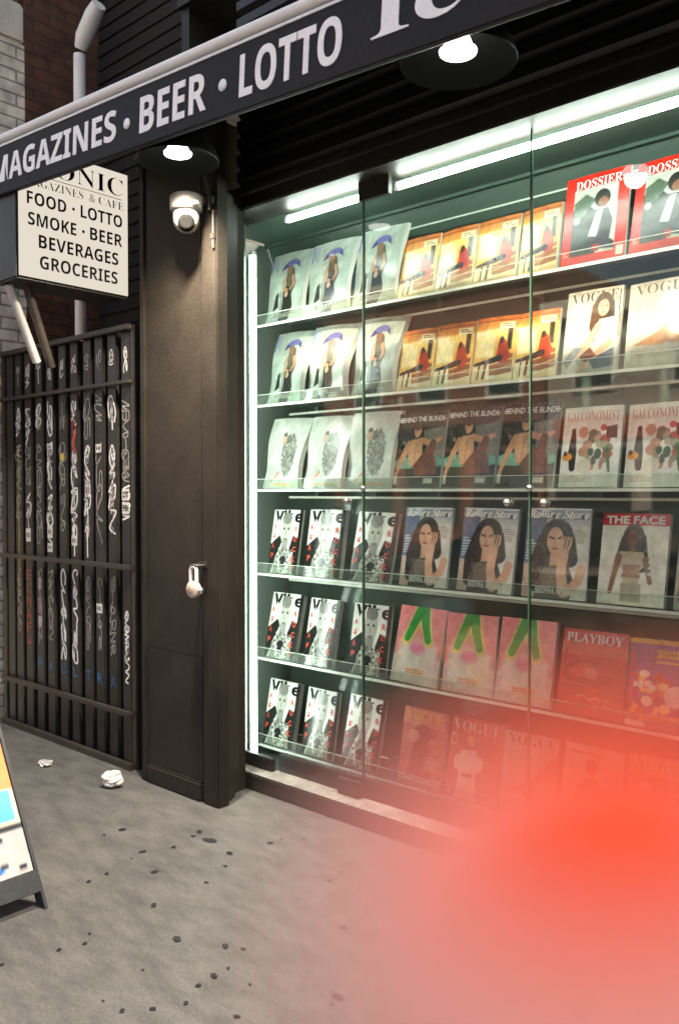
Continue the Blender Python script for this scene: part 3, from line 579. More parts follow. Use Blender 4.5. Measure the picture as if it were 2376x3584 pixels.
def print_mat():
    m = bpy.data.materials.new('glossy_print'); m.use_nodes = True; t = m.node_tree; p = t.nodes['Principled BSDF']
    a = t.nodes.new('ShaderNodeVertexColor'); a.layer_name = 'print'; t.links.new(a.outputs[0], p.inputs['Base Color'])
    n = t.nodes.new('ShaderNodeTexNoise'); n.inputs['Scale'].default_value = 9
    b = t.nodes.new('ShaderNodeBump'); b.inputs['Strength'].default_value = .25; b.inputs['Distance'].default_value = .01
    tc = t.nodes.new('ShaderNodeTexCoord'); t.links.new(tc.outputs['Object'], n.inputs['Vector'])
    t.links.new(n.outputs['Fac'], b.inputs['Height']); t.links.new(b.outputs[0], p.inputs['Normal'])
    p.inputs['Roughness'].default_value = .22; p.inputs['Specular IOR Level'].default_value = .5; return m
PRINT = print_mat()
def bend(u, v, curl, w):
    """u 0..1 across, v 0..1 up: depth offset of the limp cover"""
    y = -.006*math.sin(math.pi*u)
    if curl: y += -.030*u*u*math.sin(math.pi*v*1.25+.25) + .010*(1-u)*math.sin(2.2*math.pi*v)
    return y
def make_mag(kind):
    art, w, h, texts, th, curl, look, group = KIND[kind]
    root = thing('magazine', look, 'magazine', (0, 0, 0), group)
    col = art().out(); u = np.linspace(0, 1, NX); v = np.linspace(0, 1, NZ)
    verts = [(w*(a-.5), bend(a, b, curl, w), h*b) for b in v for a in u]
    faces = [(j*NX+i, j*NX+i+1, (j+1)*NX+i+1, (j+1)*NX+i) for j in range(NZ-1) for i in range(NX-1)]
    me = bpy.data.meshes.new('cover'); me.from_pydata(verts, [], faces); me.update(); me.materials.append(PRINT)
    at = me.color_attributes.new('print', 'FLOAT_COLOR', 'POINT')
    at.data.foreach_set('color', np.concatenate([col.reshape(-1, 3), np.ones((NX*NZ, 1))], 1).astype('f').ravel())
    me.polygons.foreach_set('use_smooth', [True]*len(faces))
    o = bpy.data.objects.new('cover', me); COL.objects.link(o); o.parent = root
    nu, nv = 10, 14; pb = MB(); U = np.linspace(0, 1, nu); V = np.linspace(0, 1, nv)
    fr = [(w*(a-.5), bend(a, b, curl, w)+.0008, h*b) for b in V for a in U]
    bk = [(x+(.01 if curl else .002), y+th, z) for x, y, z in fr]; n = nu*nv
    pb.add(bk, [(j*nu+i, (j+1)*nu+i, (j+1)*nu+i+1, j*nu+i+1) for j in range(nv-1) for i in range(nu-1)], 0, True)
    rim = [i for i in range(nu)] + [j*nu+nu-1 for j in range(1, nv)] + [(nv-1)*nu+i for i in range(nu-2, -1, -1)] + [j*nu for j in range(nv-2, 0, -1)]
    vs = [fr[i] for i in rim]+[bk[i] for i in rim]; k = len(rim)
    pb.add(vs, [(i, (i+1) % k, (i+1) % k+k, i+k) for i in range(k)])
    pb.build('page_block', M['paper'], root)
    for body, x0, x1, y0, y1, c, bold, style in texts:
        mb = MB(); put_text(mb, body, 0, 1, 0, 1, 0, bold, style)
        q = []
        for x, _, z in mb.v:
            a, b = x0+(x1-x0)*x, 1-(y1-(y1-y0)*z); q.append((w*(a-.5), bend(a, b, curl, w)-.0016, h*b))
        mb.v = q; mb.build('cover_lettering', INK[c], root)
    if kind == 'vibe':
        mb = MB()
        for s, xa, z0 in (("A$AP", .05, .22), ("ROCKY", .79, .26)):
            for i, ch in enumerate(s):
                a0, zt = xa-.0*i, z0+i*.155
                m2 = MB(); put_text(m2, ch, a0, a0+.1, 1-zt-.085, 1-zt, 0, .03)
                mb.add([(w*(x-.5), bend(x, z, curl, w)-.0016, h*z) for x, _, z in m2.v], m2.f)
        mb.build('cover_lettering', INK['r'], root)
    if kind == 'blinds':
        b0 = 1-.092; MB().add([(w*(a-.5), bend(a, b0, 0, w)-.002, h*b) for a, b in ((.0, b0-.006), (1, b0-.006), (1, b0+.006), (0, b0+.006))], [(0,1,2,3)]).build('strike_bar', INK['w'], root)
    return root
def dup(root):
    r = root.copy(); COL.objects.link(r)
    for ch in root.children:
        c = ch.copy(); COL.objects.link(c); c.parent = r
    return r
ROWS = [
 [('cap',-3.411,.293),('cap',-3.108,.30),('cap',-2.799,.292),('room',-2.507,.214),('room',-2.293,.21),('room',-2.083,.214),('room',-1.866,.19),('red',-1.67,.275),('red',-1.387,.275)],
 [('cap',-3.404,.28),('cap',-3.118,.30),('cap',-2.793,.273),('room',-2.507,.202),('room',-2.305,.208),('room',-2.094,.207),('room',-1.887,.205),('brunette',-1.666,.245),('leg',-1.401,.265)],
 [('fur',-3.439,.295),('fur',-3.14,.30),('fur',-2.831,.298),('blinds',-2.533,.278),('blinds',-2.25,.275),('blinds',-1.968,.272),('group',-1.676,.262),('group',-1.401,.262)],
 [('vibe',-3.404,.24),('vibe',-3.124,.26),('vibe',-2.808,.265),('hand',-2.494,.28),('hand',-2.167,.285),('hand',-1.835,.288),('face',-1.507,.278),('brunette',-1.204,.25)],
 [('vibe',-3.422,.234),('vibe',-3.134,.224),('vibe',-2.813,.24),('glow',-2.546,.28),('glow',-2.245,.272),('glow',-1.968,.268),('redbook',-1.676,.28),('crowd',-1.385,.275)],
 [('vibe',-3.439,.235),('vibe',-3.14,.225),('vibe',-2.865,.245),('summer',-2.499,.249),('gown',-2.226,.275),('leg',-1.945,.262),('silhouette',-1.666,.26),('summer',-1.39,.25)],
]
first = {}; PLACE = ['leftmost', 'second', 'third', 'fourth', 'fifth']
for ri, row in enumerate(ROWS):
    kinds = [k for k, _, _ in row]
    for i, (k, x, w) in enumerate(row):
        same = [j for j, q in enumerate(kinds) if q == k]; n = same.index(i)
        m = dup(first[k]) if k in first else make_mag(k)
        if k not in first: first[k] = m
        wk = KIND[k][1]; sc = (w*K-.007)/wk
        m.location = ((x+w/2)*K, YS, ROWZ[ri]+.001); m.scale = (sc, K*random.uniform(.55, 1.35), K*1.03*random.uniform(.985, 1.015))
        m.rotation_euler = (-LEAN-random.uniform(-.035, .03), random.uniform(-.02, .02), random.uniform(-.06, .05))
        look = KIND[k][6]
        shelf = f'on the {ORD[ri]} shelf'
        if len(same) > 1: pos = {0: 'leftmost of its kind ', len(same)-1: 'rightmost of its kind '}.get(n, 'middle of its kind ' if len(same) == 3 else f'{PLACE[n]} of its kind ')
        else: pos = ''
        m['label'] = ' '.join((look + ', ' + pos + shelf).split())
        words = m['label'].split()
        if len(words) > 16: m['label'] = m['label'].replace(' of its kind', '')

# ------------------------------------------------------------------ awning with lettering
AW = R(3.7)
aw = thing('shop_awning', 'black shop awning with white block lettering and a pale top tube', 'awning', (-4.03, 2.0, 2.99), rot=(0, AW, 0))
L0, L1 = -.75, 4.6
MB().box(L0, L1, 0, .012, 0, .235, bev=.004).build('fascia', M['fabric'], aw)
rf = MB(); rf.add([(L0,.012,.24),(L1,.012,.24),(L1,.92,.72),(L0,.92,.72),(L0,.02,.22),(L1,.02,.22),(L1,.92,.70),(L0,.92,.70)], [(0,1,2,3),(7,6,5,4),(0,3,7,4),(1,5,6,2)])
rf.build('awning_roof', M['fabric'], aw)
tb = MB(); tb.tube([(L0-.05,.005,.265),(L1,.005,.265)], .021, 16); tb.box(L0, L1, -.004, .02, .226, .236)
tb.build('top_tube', M['white'], aw)
for body, x0, x1, z0, z1, st_ in (("MAGAZINES", -.055, 1.0, .056, .180, 'heavy'), ("BEER", 1.165, 1.575, .046, .184, 'heavy'), ("LOTTO", 1.757, 2.235, .042, .190, 'heavy'), ("Iconic", 2.355, 3.42, .068, .225, 'serif')):
    lt = MB(); put_text(lt, body, x0, x1, z0, z1, -.003, .004 if st_ == 'heavy' else 0, st_, 0, .003); lt.build('lettering', M['letterw'], aw)
for cx, cz in ((1.075, .105), (1.665, .11)):
    MB().lathe([(0,-.003),(.021,-.003),(.021,0)], (cx, 0, cz), 24, axis='y').build('lettering_dot', M['letterw'], aw)
ar = MB()
for x in (-.6, 4.3): ar.tube([(x,.02,.04),(x+.05,.9,.10)], .014, 8).tube([(x,.02,.21),(x,.9,.68)], .012, 8)
ar.tube([(L0,.03,.02),(L1,.03,.02)], .014, 8)
ar.build('awning_frame', M['black'], aw)

# ------------------------------------------------------------------ lamps
LAMP_W = 165
def barn_lamp(label, x, y, z, d):
    t = thing('barn_lamp', label, 'lamp', (x, y, z), 'dome lamps under the awning'); r = d/2
    prof = [(r, 0), (r*1.01, .004), (r*.985, .02), (r*.93, .05), (r*.78, .085), (r*.52, .11), (r*.3, .122), (r*.2, .135), (r*.19, .2), (0, .205)]
    MB().lathe(prof, n=56).build('lamp_shade', M['lampout'], t)
    MB().lathe([(r*.995, .001), (r*.965, .02), (r*.91, .048), (r*.76, .082), (r*.5, .105), (0, .112)], n=56).build('shade_lining', M['lampin'], t)
    MB().lathe([(0, .028), (.05, .029), (.06, .033), (.062, .040), (.05, .05), (.03, .1)], n=32).build('bulb', M['bulb'], t)
    ld = bpy.data.lights.new('lamp_glow', 'SPOT'); lo = bpy.data.objects.new('lamp_glow', ld); COL.objects.link(lo); lo.parent = t
    lo.location = (0, 0, .012); ld.energy = LAMP_W; ld.color = (1, .86, .68); ld.shadow_soft_size = .05; ld.spot_size = R(146); ld.spot_blend = .75
    MB().tube([(0, 0, .2), (0, 0, .42)], .014, 12).tube([(0, 0, .4), (0, .55, .42)], .012, 10).build('lamp_arm', M['lampout'], t)
barn_lamp('dark dome lamp hanging above the white security camera', -3.08, 2.35, 3.005, .36)
barn_lamp('dark dome lamp with a bright bulb hanging above the middle of the window', -1.60, 2.35, 2.945, .38)

# ------------------------------------------------------------------ projecting sign
sg = thing('projecting_sign', 'white lit box sign with black lettering projecting beside the gate', 'sign', (-4.02, 2.34, 2.58), rot=(0, 0, R(90)))
# local x runs along world +Y, local -y faces world +X
MB().box(-.315, .315, -.11, .13, 0, .66, bev=.008).build('cabinet', M['dark2'], sg)
MB().box(-.305, .305, -.118, -.111, .012, .648).build('sign_face', text_face(), sg)
ym = -.1195
for body, x0, x1, z0, z1, bo, st_ in (("ICONIC", -.285, .275, .525, .615, -.012, 'serif'), ("FOOD", -.265, -.055, .362, .425, .0, 'heavy'), ("LOTTO", .025, .27, .362, .425, .0, 'heavy'), ("SMOKE", -.26, .0, .262, .325, .0, 'heavy'), ("BEER", .078, .27, .262, .325, .0, 'heavy'), ("BEVERAGES", -.205, .245, .16, .225, .0, 'heavy'), ("GROCERIES", -.2, .24, .06, .125, .0, 'heavy')):
    tx = MB(); put_text(tx, body, x0, x1, z0, z1, ym, bo, st_); tx.build('lettering', M['ink'], sg)
for cx, cz in ((-.015, .393), (.04, .293)): MB().lathe([(0, 0), (.008, 0)], (cx, ym, cz), 14, axis='y').build('lettering_dot', M['ink'], sg)
t2 = MB(); put_text(t2, "MAGAZINES", -.28, .04, .455, .495, ym, -.015, 'serif'); put_text(t2, "& CAFE", .075, .28, .455, .495, ym, -.015, 'serif'); t2.box(-.27, .27, ym, ym+.001, .508, .511)
t2.build('fine_lettering', M['inkgrey'], sg)
st = MB(); st.tube([(-.2, .02, .01), (-.02, .1, -.38)], .022, 10)
st.build('bracket', M['iron'], sg)
MB().tube([(-.27, .06, .0), (-.09, .12, -.36)], .022, 10).build('bracket', M['galv'], sg)

# ------------------------------------------------------------------ security camera, padlock
sc = thing('security_camera', 'white turret security camera on the dark pier', 'camera', (-3.305, 2.57, 2.80))
MB().lathe([(0,.165),(.07,.165),(.078,.158),(.078,.10),(.072,.09),(0,.088)], n=36).build('camera_base', M['cam'], sc)
MB().lathe([(.062,.09),(.064,.06),(.06,.03),(.045,.005),(.025,-.008),(0,-.012)], n=36).build('turret', M['cam'], sc)
d = Vector((.76, -.60, -.22)).normalized(); ln = MB()
c0 = Vector((0,0,.035)); ln.tube([c0+d*.03, c0+d*.068, c0+d*.073], [.041, .039, .024], 24); ln.build('lens', M['lens'], sc)
MB().box(.05, .10, -.03, .0, .10, .12, bev=.004).tube([(0,0,.16),(0,.1,.17)], .03, 14).build('mount', M['cam'], sc)
pl = thing('padlock', 'silver padlock hanging from a hasp on the dark pier', 'padlock', (-3.305, 2.605, 1.035))
MB().lathe([(0,-.02),(.034,-.02),(.041,-.013),(.041,.013),(.034,.02),(0,.02)], (0,0,.038), 28, axis='y').build('lock_body', M['brass'], pl)
MB().tube([(-.022,0,.06),(-.022,0,.135),(-.012,0,.15),(.012,0,.15),(.022,0,.135),(.022,0,.06)], .009, 10).build('shackle', M['white'], pl)
MB().lathe([(0,-.012),(.02,-.012),(.02,.022),(0,.022)], (.042,.004,.034), 16, axis='y').build('key_cap', M['chrome'], pl)

# ------------------------------------------------------------------ alley gate
gt = thing('alley_gate', 'dark iron bar gate covered in white graffiti beside the shop', 'gate', (-4.1, 2.76, 0))
GB = [-5.408,-5.297,-5.172,-5.034,-4.901,-4.752,-4.618,-4.474,-4.35,-4.216,-4.079]
def gpart(mb, name, m, par=gt): return part(mb, name, m, par)
for z, hgt in ((2.455,.03),(2.155,.022),(1.128,.028),(.31,.028),(.012,.05)):
    gpart(MB().box(-5.5, -4.0, 2.705, 2.735, z-hgt/2, z+hgt/2, bev=.004), 'rail', M['iron'])
for a, b in ((-5.52, -5.47), (-4.03, -3.985)): gpart(MB().box(a, b, 2.74, 2.79, 0, 2.47, bev=.005), 'gate_post', M['iron'])
gpart(MB().box(-5.5, -4.0, 2.81, 2.815, .02, .32).box(-5.5, -4.0, 2.81, 2.815, 2.17, 2.44), 'sheet_panel', M['iron'])
rg = random.Random(21)
GLY = [[(-.8,0),(-.6,1),(.1,.1),(.3,.95),(.8,.05)], [(-.7,.1),(.2,.0),(.8,.35),(.3,.9),(-.6,.8),(-.7,.3),(.5,.25)], [(-.9,.9),(.7,.8),(-.6,.35),(.8,.1)],
 [(.7,.85),(-.1,1.0),(-.8,.5),(-.2,.05),(.8,.2)], [(-.7,0),(-.6,.95),(.5,.9),(.4,.5),(-.6,.45),(.8,0)], [(-.8,.95),(-.1,.1),(.8,1)], [(0,1),(-.8,.55),(0,.1),(.8,.5),(.1,.95),(-.2,.4)],
 [(-.8,.2),(.6,.15),(.8,.55),(-.5,.6),(-.7,.95),(.7,.98)], [(-.9,.5),(.9,.6)], [(-.6,1),(-.7,.2),(.2,0),(.75,.3),(.6,1)]]
def cat(P, n=5):
    out = []
    for i in range(len(P)-1):
        a, b, c, d = P[max(i-1, 0)], P[i], P[i+1], P[min(i+2, len(P)-1)]
        for k in range(n):
            t = k/n; out.append(tuple(.5*(2*b[j]+(c[j]-a[j])*t+(2*a[j]-5*b[j]+4*c[j]-d[j])*t*t+(3*b[j]-a[j]-3*c[j]+d[j])*t**3) for j in (0, 1)))
    return out+[P[-1]]
def squiggle(x, z0, z1, a, loops, w, jit=.25):
    """one felt-pen tag written down the bar, turned on its side"""
    pts = []; n = max(2, int(loops)); step = (z1-z0)/n; zz = z1
    for k in range(n):
        h = step*rg.uniform(.5, 1.7); g = rg.choice(GLY); am = a*rg.uniform(.7, 1.1)
        sl_ = rg.uniform(-.5, .5); pts += [(x+am*(2*p[1]-1), min(z1+.03, max(z0-.03, zz-h*(p[0]+.9)/1.9+sl_*h*(p[1]-.5)))) for p in g]; zz -= step*rg.uniform(.7, 1.25)
    return cat(pts)
bars = []
for i, x in enumerate(GB):
    b = gpart(MB().box(x-.043, x+.043, 2.745, 2.80, .02, 2.45, bev=.004), 'bar', M['iron2']); bars.append(b)
    g = MB(); yf = 2.7435
    if i == 0: continue
    W0 = [0,1,1,1,1,1,1,1,1,1,1][i]
    # rows of tags down the bar
    g.ribbon(squiggle(x, 2.24, 2.36, .022, 1.6, .007), .007, yf, 1 if i in (1, 7, 8) else 0)
    spans = [(1.88, 2.1, 2.5), (1.55, 1.85, 4), (1.26, 1.53, 3.5)] if i in (1,2,3,4,5) else [(1.9, 2.1, 2.5), (1.28, 1.82, 5)]
    if i == 10: spans = [(1.9,2.05,3),(1.6,1.88,6),(1.4,1.58,4)]
    for z0, z1, lp in spans:
        strong = (i in (4, 6, 7, 9) and z0 < 1.6) or rg.random() < .45
        g.ribbon(squiggle(x, z0, z1, .034, lp, .008), .0105 if strong else .0065, yf, 0 if strong else 1)
        if strong: g.ribbon(squiggle(x, z0+.03, z1-.02, .018, lp+1, .006), .006, yf-.0006, 1)
    z0, z1 = (.5, 1.05)
    if i in (2,): pass
    elif i in (5, 6): g.ribbon(squiggle(x, .55, 1.08, .027, 5, .01), .011, yf, 0)
    elif i in (3, 4, 9): g.ribbon(squiggle(x, .6, 1.06, .026, 6, .008), .007, yf, 1)
    elif i == 10: g.ribbon(squiggle(x, .42, .88, .02, 9, .008), .009, yf, 0)
    else: g.ribbon(squiggle(x, .65, 1.05, .022, 5, .006), .006, yf, 1)
    if i in (6, 7):
        g.ribbon([(x, 1.16), (x-.005*(i-6), 1.36)], .010, yf-.0006, 0); g.ribbon([(x-.025, 1.31), (x-.004, 1.375), (x+.022, 1.32)], .010, yf-.0006, 0)
    if i == 2:
        for k, ch in enumerate("ECNAF*"): put_text(g, ch, x-.026, x+.026, .98-k*.085, 1.045-k*.085, yf, -.01, None, 2)
    if i == 3:
        for k, ch in enumerate("INI"): put_text(g, ch, x-.02, x+.02, .93-k*.12, 1.0-k*.12, yf-.0006, -.01, None, 1)
    if 3 <= i <= 9: put_text(g, "PAULTRA"[i-3], x-.025, x+.025, .43, .49, yf-.0012, .0, None, 3)
    if i == 6: g.ribbon([(x-.01, 1.98), (x+.014, 1.9), (x-.012, 1.84), (x+.012, 1.78)], .03, yf-.0006, 2)
    if i == 5: g.lathe([(0,0),(.024,0)], (x, yf-.001, 1.76), 18, 4, 'y')
    if i == 1: g.ribbon([(x, .9), (x+.003, 1.85)], .006, yf-.0006, 4)
    gpart(g, 'graffiti', [M['tagw'], M['tagg'], M['tagr'], M['tagb'], M['tagy']], b)
for bi, zc, hh in ((2,1.27,.085),(4,1.30,.08),(4,1.2,.055),(6,1.255,.06),(4,1.83,.035),(8,1.8,.05),(8,.87,.055)):
    x = GB[bi]; s = MB().box(x-.028, x+.028, 2.7405, 2.742, zc-hh/2, zc+hh/2, 0)
    put_text(s, rg.choice(("AV", "EX", "NO", "HI")), x-.02, x+.02, zc-hh*.2, zc+hh*.2, 2.7398, .02, None, 1)
    gpart(s, 'sticker', [M['stickerw'], M['ink']], bars[bi])
s = MB().box(-4.112, -4.045, 2.7405, 2.742, 1.50, 1.565).box(-4.112, -4.045, 2.7405, 2.742, 1.425, 1.49)
put_text(s, "CLYST", -4.106, -4.05, 1.515, 1.55, 2.7398, .04, None, 1); put_text(s, "PHEN", -4.106, -4.05, 1.44, 1.475, 2.7398, .04, None, 1)
gpart(s, 'sticker', [M['stickerw'], M['ink']], bars[10])

# ------------------------------------------------------------------ neighbour, alley
nb = thing('neighbour_building', 'neighbouring brick building painted white towards the street', 'building', (-5.62, 2.9, 0))
part(MB().box(-24, -5.6, 2.2, 2.97, 0, 4.62), 'white_brick_wall', M['whitebrick'], nb)
part(MB().box(-24, -5.61, 2.972, 6.4, 0, 7), 'red_brick_wall', M['redbrick'], nb)
part(MB().box(-24, -5.595, 2.1, 2.971, 4.622, 4.9, bev=.02).box(-24, -5.3, 2.42, 2.6, 4.72, 4.92, bev=.02), 'stone_cornice', M['stone'], nb)
part(MB().box(-24, -5.6, 2.2, 2.97, 4.951, 7), 'upper_wall', M['whitebrick'], nb)
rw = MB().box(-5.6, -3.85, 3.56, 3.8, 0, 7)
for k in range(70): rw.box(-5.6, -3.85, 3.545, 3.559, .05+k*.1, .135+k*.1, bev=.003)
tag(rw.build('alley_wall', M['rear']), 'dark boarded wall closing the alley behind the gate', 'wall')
vp = thing('vent_pipe', 'white vent pipe rising in the alley above the awning', 'pipe', (-4.9, 2.98, 2.3))
part(MB().tube([(-4.92,2.98,0.2),(-4.92,2.98,3.75),(-4.915,2.98,4.33)], .038, 16), 'pipe', M['pvc'], vp)
part(MB().tube([(-4.90,2.98,4.36),(-4.86,2.98,4.42),(-4.78,3.0,4.54),(-4.72,3.0,4.58)], [.04,.055,.055,.045], 16), 'pipe_elbow', M['pvc'], vp)
part(MB().box(-5.0, -4.86, 2.93, 3.03, 3.98, 4.01, bev=.004).box(-4.94,-4.90,3.0,3.56,4.0,4.02), 'pipe_clamp', M['iron'], vp)

# ------------------------------------------------------------------ A-frame board and litter
af = thing('sandwich_board', 'black sandwich board with a colourful poster at the pavement edge', 'sign board', (-3.46, 1.25, 0))
th_ = math.atan2(.304, .517)
def slant_panel(mb, y0, y1, a, b, off, thick, side, mi=0, grid=None):
    """panel leaning in x: a..b along the slope, off = depth behind the face"""
    ux, uz = -math.sin(th_)*side, math.cos(th_); nx, nz = math.cos(th_)*side, math.sin(th_); bx = -3.46+.56*side
    P = [(bx+ux*s+nx*o, y, uz*s+nz*o) for o in (off, off+thick) for s in (a, b) for y in (y0, y1)]
    mb.add(P, [(0,1,3,2),(4,6,7,5),(0,4,5,1),(2,3,7,6),(0,2,6,4),(1,5,7,3)], mi); return P
for side, nm in ((1, 'front_board'), (-1, 'rear_board')):
    b = MB(); y0, y1, LG = .96, 1.605, 1.06
    slant_panel(b, y0, y0+.012, 0, LG, -.06, .058, side); slant_panel(b, y1-.012, y1, 0, LG, -.06, .058, side)
    slant_panel(b, y0+.012, y1-.012, .07, .15, -.028, .026, side); slant_panel(b, y0+.012, y1-.012, LG-.07, LG, -.028, .026, side)
    slant_panel(b, y0+.012, y1-.012, .15, LG-.07, -.02, .006, side)
    part(b, nm, M['board'], af)
def poster_art():
    a = Art((30,40,48)); a.rect(0,0,1,.3,(40,60,76)).rect(.1,.05,.9,.2,(120,140,150)).poly([(0,.35),(.2,.3),(.8,.42),(1,.38),(1,.62),(0,.62)], (232,140,90)).ell(.5,.45,.3,.08,(240,190,150)).ell(.75,.55,.1,.05,(60,80,70)).ell(.3,.56,.1,.05,(70,60,50))
    a.rect(0,.62,1,.78,(196,186,166)).rect(.2,.63,.45,.78,(232,170,90)).rect(.45,.63,.62,.78,(226,206,60)).rect(.78,.62,.97,.76,(96,184,220)).rect(0,.78,1,.8,(40,44,50)).rect(0,.8,1,1,(178,174,172))
    rr = random.Random(4)
    for k in range(26): x, y = rr.uniform(.05,.95), rr.uniform(.82,.98); a.rect(x, y, x+.05, y+.02, rr.choice([(40,110,190),(60,60,70),(200,140,120)]))
    return a
col = poster_art().out(); ux, uz = -math.sin(th_), math.cos(th_); verts = []
for j in range(NZ):
    for i in range(NX):
        s = .15+(LG-.22)*j/(NZ-1); y = .974+.617*i/(NX-1); verts.append((-2.9+ux*s-.010*math.cos(th_), y, uz*s-.010*math.sin(th_)))
me = bpy.data.meshes.new('poster'); me.from_pydata(verts, [], [(j*NX+i, j*NX+i+1, (j+1)*NX+i+1, (j+1)*NX+i) for j in range(NZ-1) for i in range(NX-1)]); me.update(); me.materials.append(PRINT)
at = me.color_attributes.new('print', 'FLOAT_COLOR', 'POINT'); at.data.foreach_set('color', np.concatenate([col.reshape(-1, 3), np.ones((NX*NZ, 1))], 1).astype('f').ravel())
po = bpy.data.objects.new('poster', me); COL.objects.link(po); po.parent = af; po.matrix_parent_inverse = Matrix.Translation(af.location).inverted()

def crumple(label, name, c, r, seed, flat, m):
    """a loosely balled sheet: a ball broken by sharp creases"""
    b = bmesh.new(); bmesh.ops.create_icosphere(b, subdivisions=4, radius=1); rr = random.Random(seed)
    fo = [(Vector((rr.gauss(0,1), rr.gauss(0,1), rr.gauss(0,1))).normalized(), rr.uniform(2, 5.5), rr.uniform(0, 6), rr.uniform(.10, .24)) for _ in range(8)]
    for v in b.verts:
        n = v.co.copy(); k = .8+sum(w*(abs(math.sin(f*n.dot(a)+p))-.5) for a, f, p, w in fo)
        v.co = Vector((n.x*k*1.15, n.y*k*.9, n.z*k*flat))*r
    zmin = min(v.co.z for v in b.verts)
    for v in b.verts: v.co.z -= zmin
    me = bpy.data.meshes.new(name); b.to_mesh(me); b.free(); me.materials.append(M[m])
    o = bpy.data.objects.new(name, me); COL.objects.link(o); o.location = c; return tag(o, label, 'litter')
crumple('crumpled white tissue on the pavement beside the pier', 'crumpled_tissue', (-3.86, 2.50, 0), .052, 12, .8, 'tissue')
crumple('small flattened scrap of foil on the pavement before the gate', 'foil_scrap', (-4.45, 2.45, 0), .042, 8, .3, 'galv')

# ------------------------------------------------------------------ across the street (seen in the glass)
def car(label, x, y, paint, L=4.5):
    c = thing('parked_car', label, 'car', (x, y, -.13), 'cars parked along the kerb')
    body = [(-L/2,.35),(-L/2+.05,.62),(-L/2+.35,.82),(-L/2+1.15,.90),(L/2-.7,.95),(L/2-.1,.88),(L/2,.6),(L/2-.02,.32),(L/2-.5,.25),(-L/2+.4,.25)]
    b = bmesh.new(); me0 = MB().prism(body, -.88, .88)
    vs = [b.verts.new(v) for v in me0.v]; [b.faces.new([vs[i] for i in f]) for f in me0.f]
    bmesh.ops.bevel(b, geom=b.edges[:], offset=.06, segments=3, affect='EDGES'); me = bpy.data.meshes.new('body'); b.to_mesh(me); b.free(); me.materials.append(paint)
    for p in me.polygons: p.use_smooth = True
    o = bpy.data.objects.new('body', me); COL.objects.link(o); o.parent = c
    lo, hi = [(-L/2+1.0,.9),(L/2-.5,.94)], [(-L/2+1.85,1.36),(L/2-1.25,1.36)]
    for nm, m, zz, e in (('cabin_glass', M['carglass'], 0, 0), ('roof', paint, 1, .02)):
        q = MB()
        if nm == 'cabin_glass':
            P = [(lo[0][0],-.82,lo[0][1]),(lo[1][0],-.82,lo[1][1]),(lo[1][0],.82,lo[1][1]),(lo[0][0],.82,lo[0][1]),(hi[0][0],-.62,1.36),(hi[1][0],-.62,1.36),(hi[1][0],.62,1.36),(hi[0][0],.62,1.36)]
            q.add(P, [(0,3,2,1),(0,1,5,4),(1,2,6,5),(2,3,7,6),(3,0,4,7)])
        else:
            q.box(hi[0][0]-.05, hi[1][0]+.08, -.66, .66, 1.355, 1.43, bev=.035)
            for sy in (-1, 1):
                for a, bb in ((lo[0], hi[0]), (lo[1], hi[1]), ((0,.93), (.05,1.36))): q.tube([(a[0], sy*.83, a[1]), (bb[0], sy*.635, bb[1])], .035, 8)
        q.build(nm, m, c)
    for wx in (-L/2+.85, L/2-.9):
        for sy in (-1, 1):
            w = MB().lathe([(.19,-.1),(.3,-.1),(.325,-.07),(.325,.07),(.3,.1),(.19,.1)], (wx, sy*.8, .325), 28, axis='y').build('wheel', M['tyre'], c)
            MB().lathe([(0,sy*.105),(.05,sy*.105),(.19,sy*.085),(.2,sy*.1)], (wx, sy*.8, .325), 20, axis='y').build('rim', M['alu'], w)
    for sy in (-1, 1):
        MB().box(-L/2-.01, -L/2+.12, sy*.62-.16, sy*.62+.16, .62, .74, bev=.03).build('headlight', M['headlamp'], c)
        MB().box(L/2-.1, L/2+.012, sy*.66-.14, sy*.66+.14, .66, .82, bev=.03).build('tail_light', M['tagr'], c)
    MB().box(-L/2+.05, L/2-.05, -.895, -.882, .5, .54).box(-L/2+.05, L/2-.05, .882, .895, .5, .54).build('side_trim', M['alu'], c)
    for sy in (-1, 1): MB().box(-.35, -.15, sy*.895-.012, sy*.895+.012, .72, .75, bev=.006).build('door_handle', M['alu'], c)
car('black saloon car parked at the kerb behind the photographer', -5.6, -4.5, M['carpaint'])
car('grey saloon car parked farther down the kerb', -10.9, -4.5, M['carpaint2'])
def block(label, x0, x1, y, h, m, ground):
    b = thing('street_building', label, 'building', ((x0+x1)/2, y, 0), 'buildings across the street')
    part(MB().box(x0, x1, y-6, y, 0, h), 'wall', m, b)
    part(MB().box(x0-.1, x1+.1, y+.002, y+.35, h-.5, h, bev=.03), 'cornice', M['stone'], b)
    n = int((x1-x0)//2.2); p = (x1-x0)/n
    part(MB().box(x0+.2, x1-.2, y+.002, y+.12, 2.9, 3.5, bev=.02), 'shop_fascia', ground, b)
    for k in range(n):
        cx = x0+(k+.5)*p
        w = part(MB().box(cx-p*.4, cx+p*.4, y+.002, y+.03, .5, 2.7), 'shop_window', M['winpane'], b)
        f = 4.3
        while f < h-2:
            w = part(MB().box(cx-.5, cx+.5, y+.002, y+.02, f, f+1.7), 'window', M['winpane'], b)
            part(MB().box(cx-.6, cx+.6, y+.021, y+.09, f-.14, f-.001, bev=.01).box(cx-.6, cx+.6, y+.021, y+.08, f+1.701, f+1.9, bev=.01).box(cx-.5,cx+.5,y+.021,y+.05,f+.82,f+.88).box(cx-.6,cx-.501,y+.021,y+.06,f,f+1.7).box(cx+.501,cx+.6,y+.021,y+.06,f,f+1.7), 'window_frame', M['trim'], w)
            f += 3.1
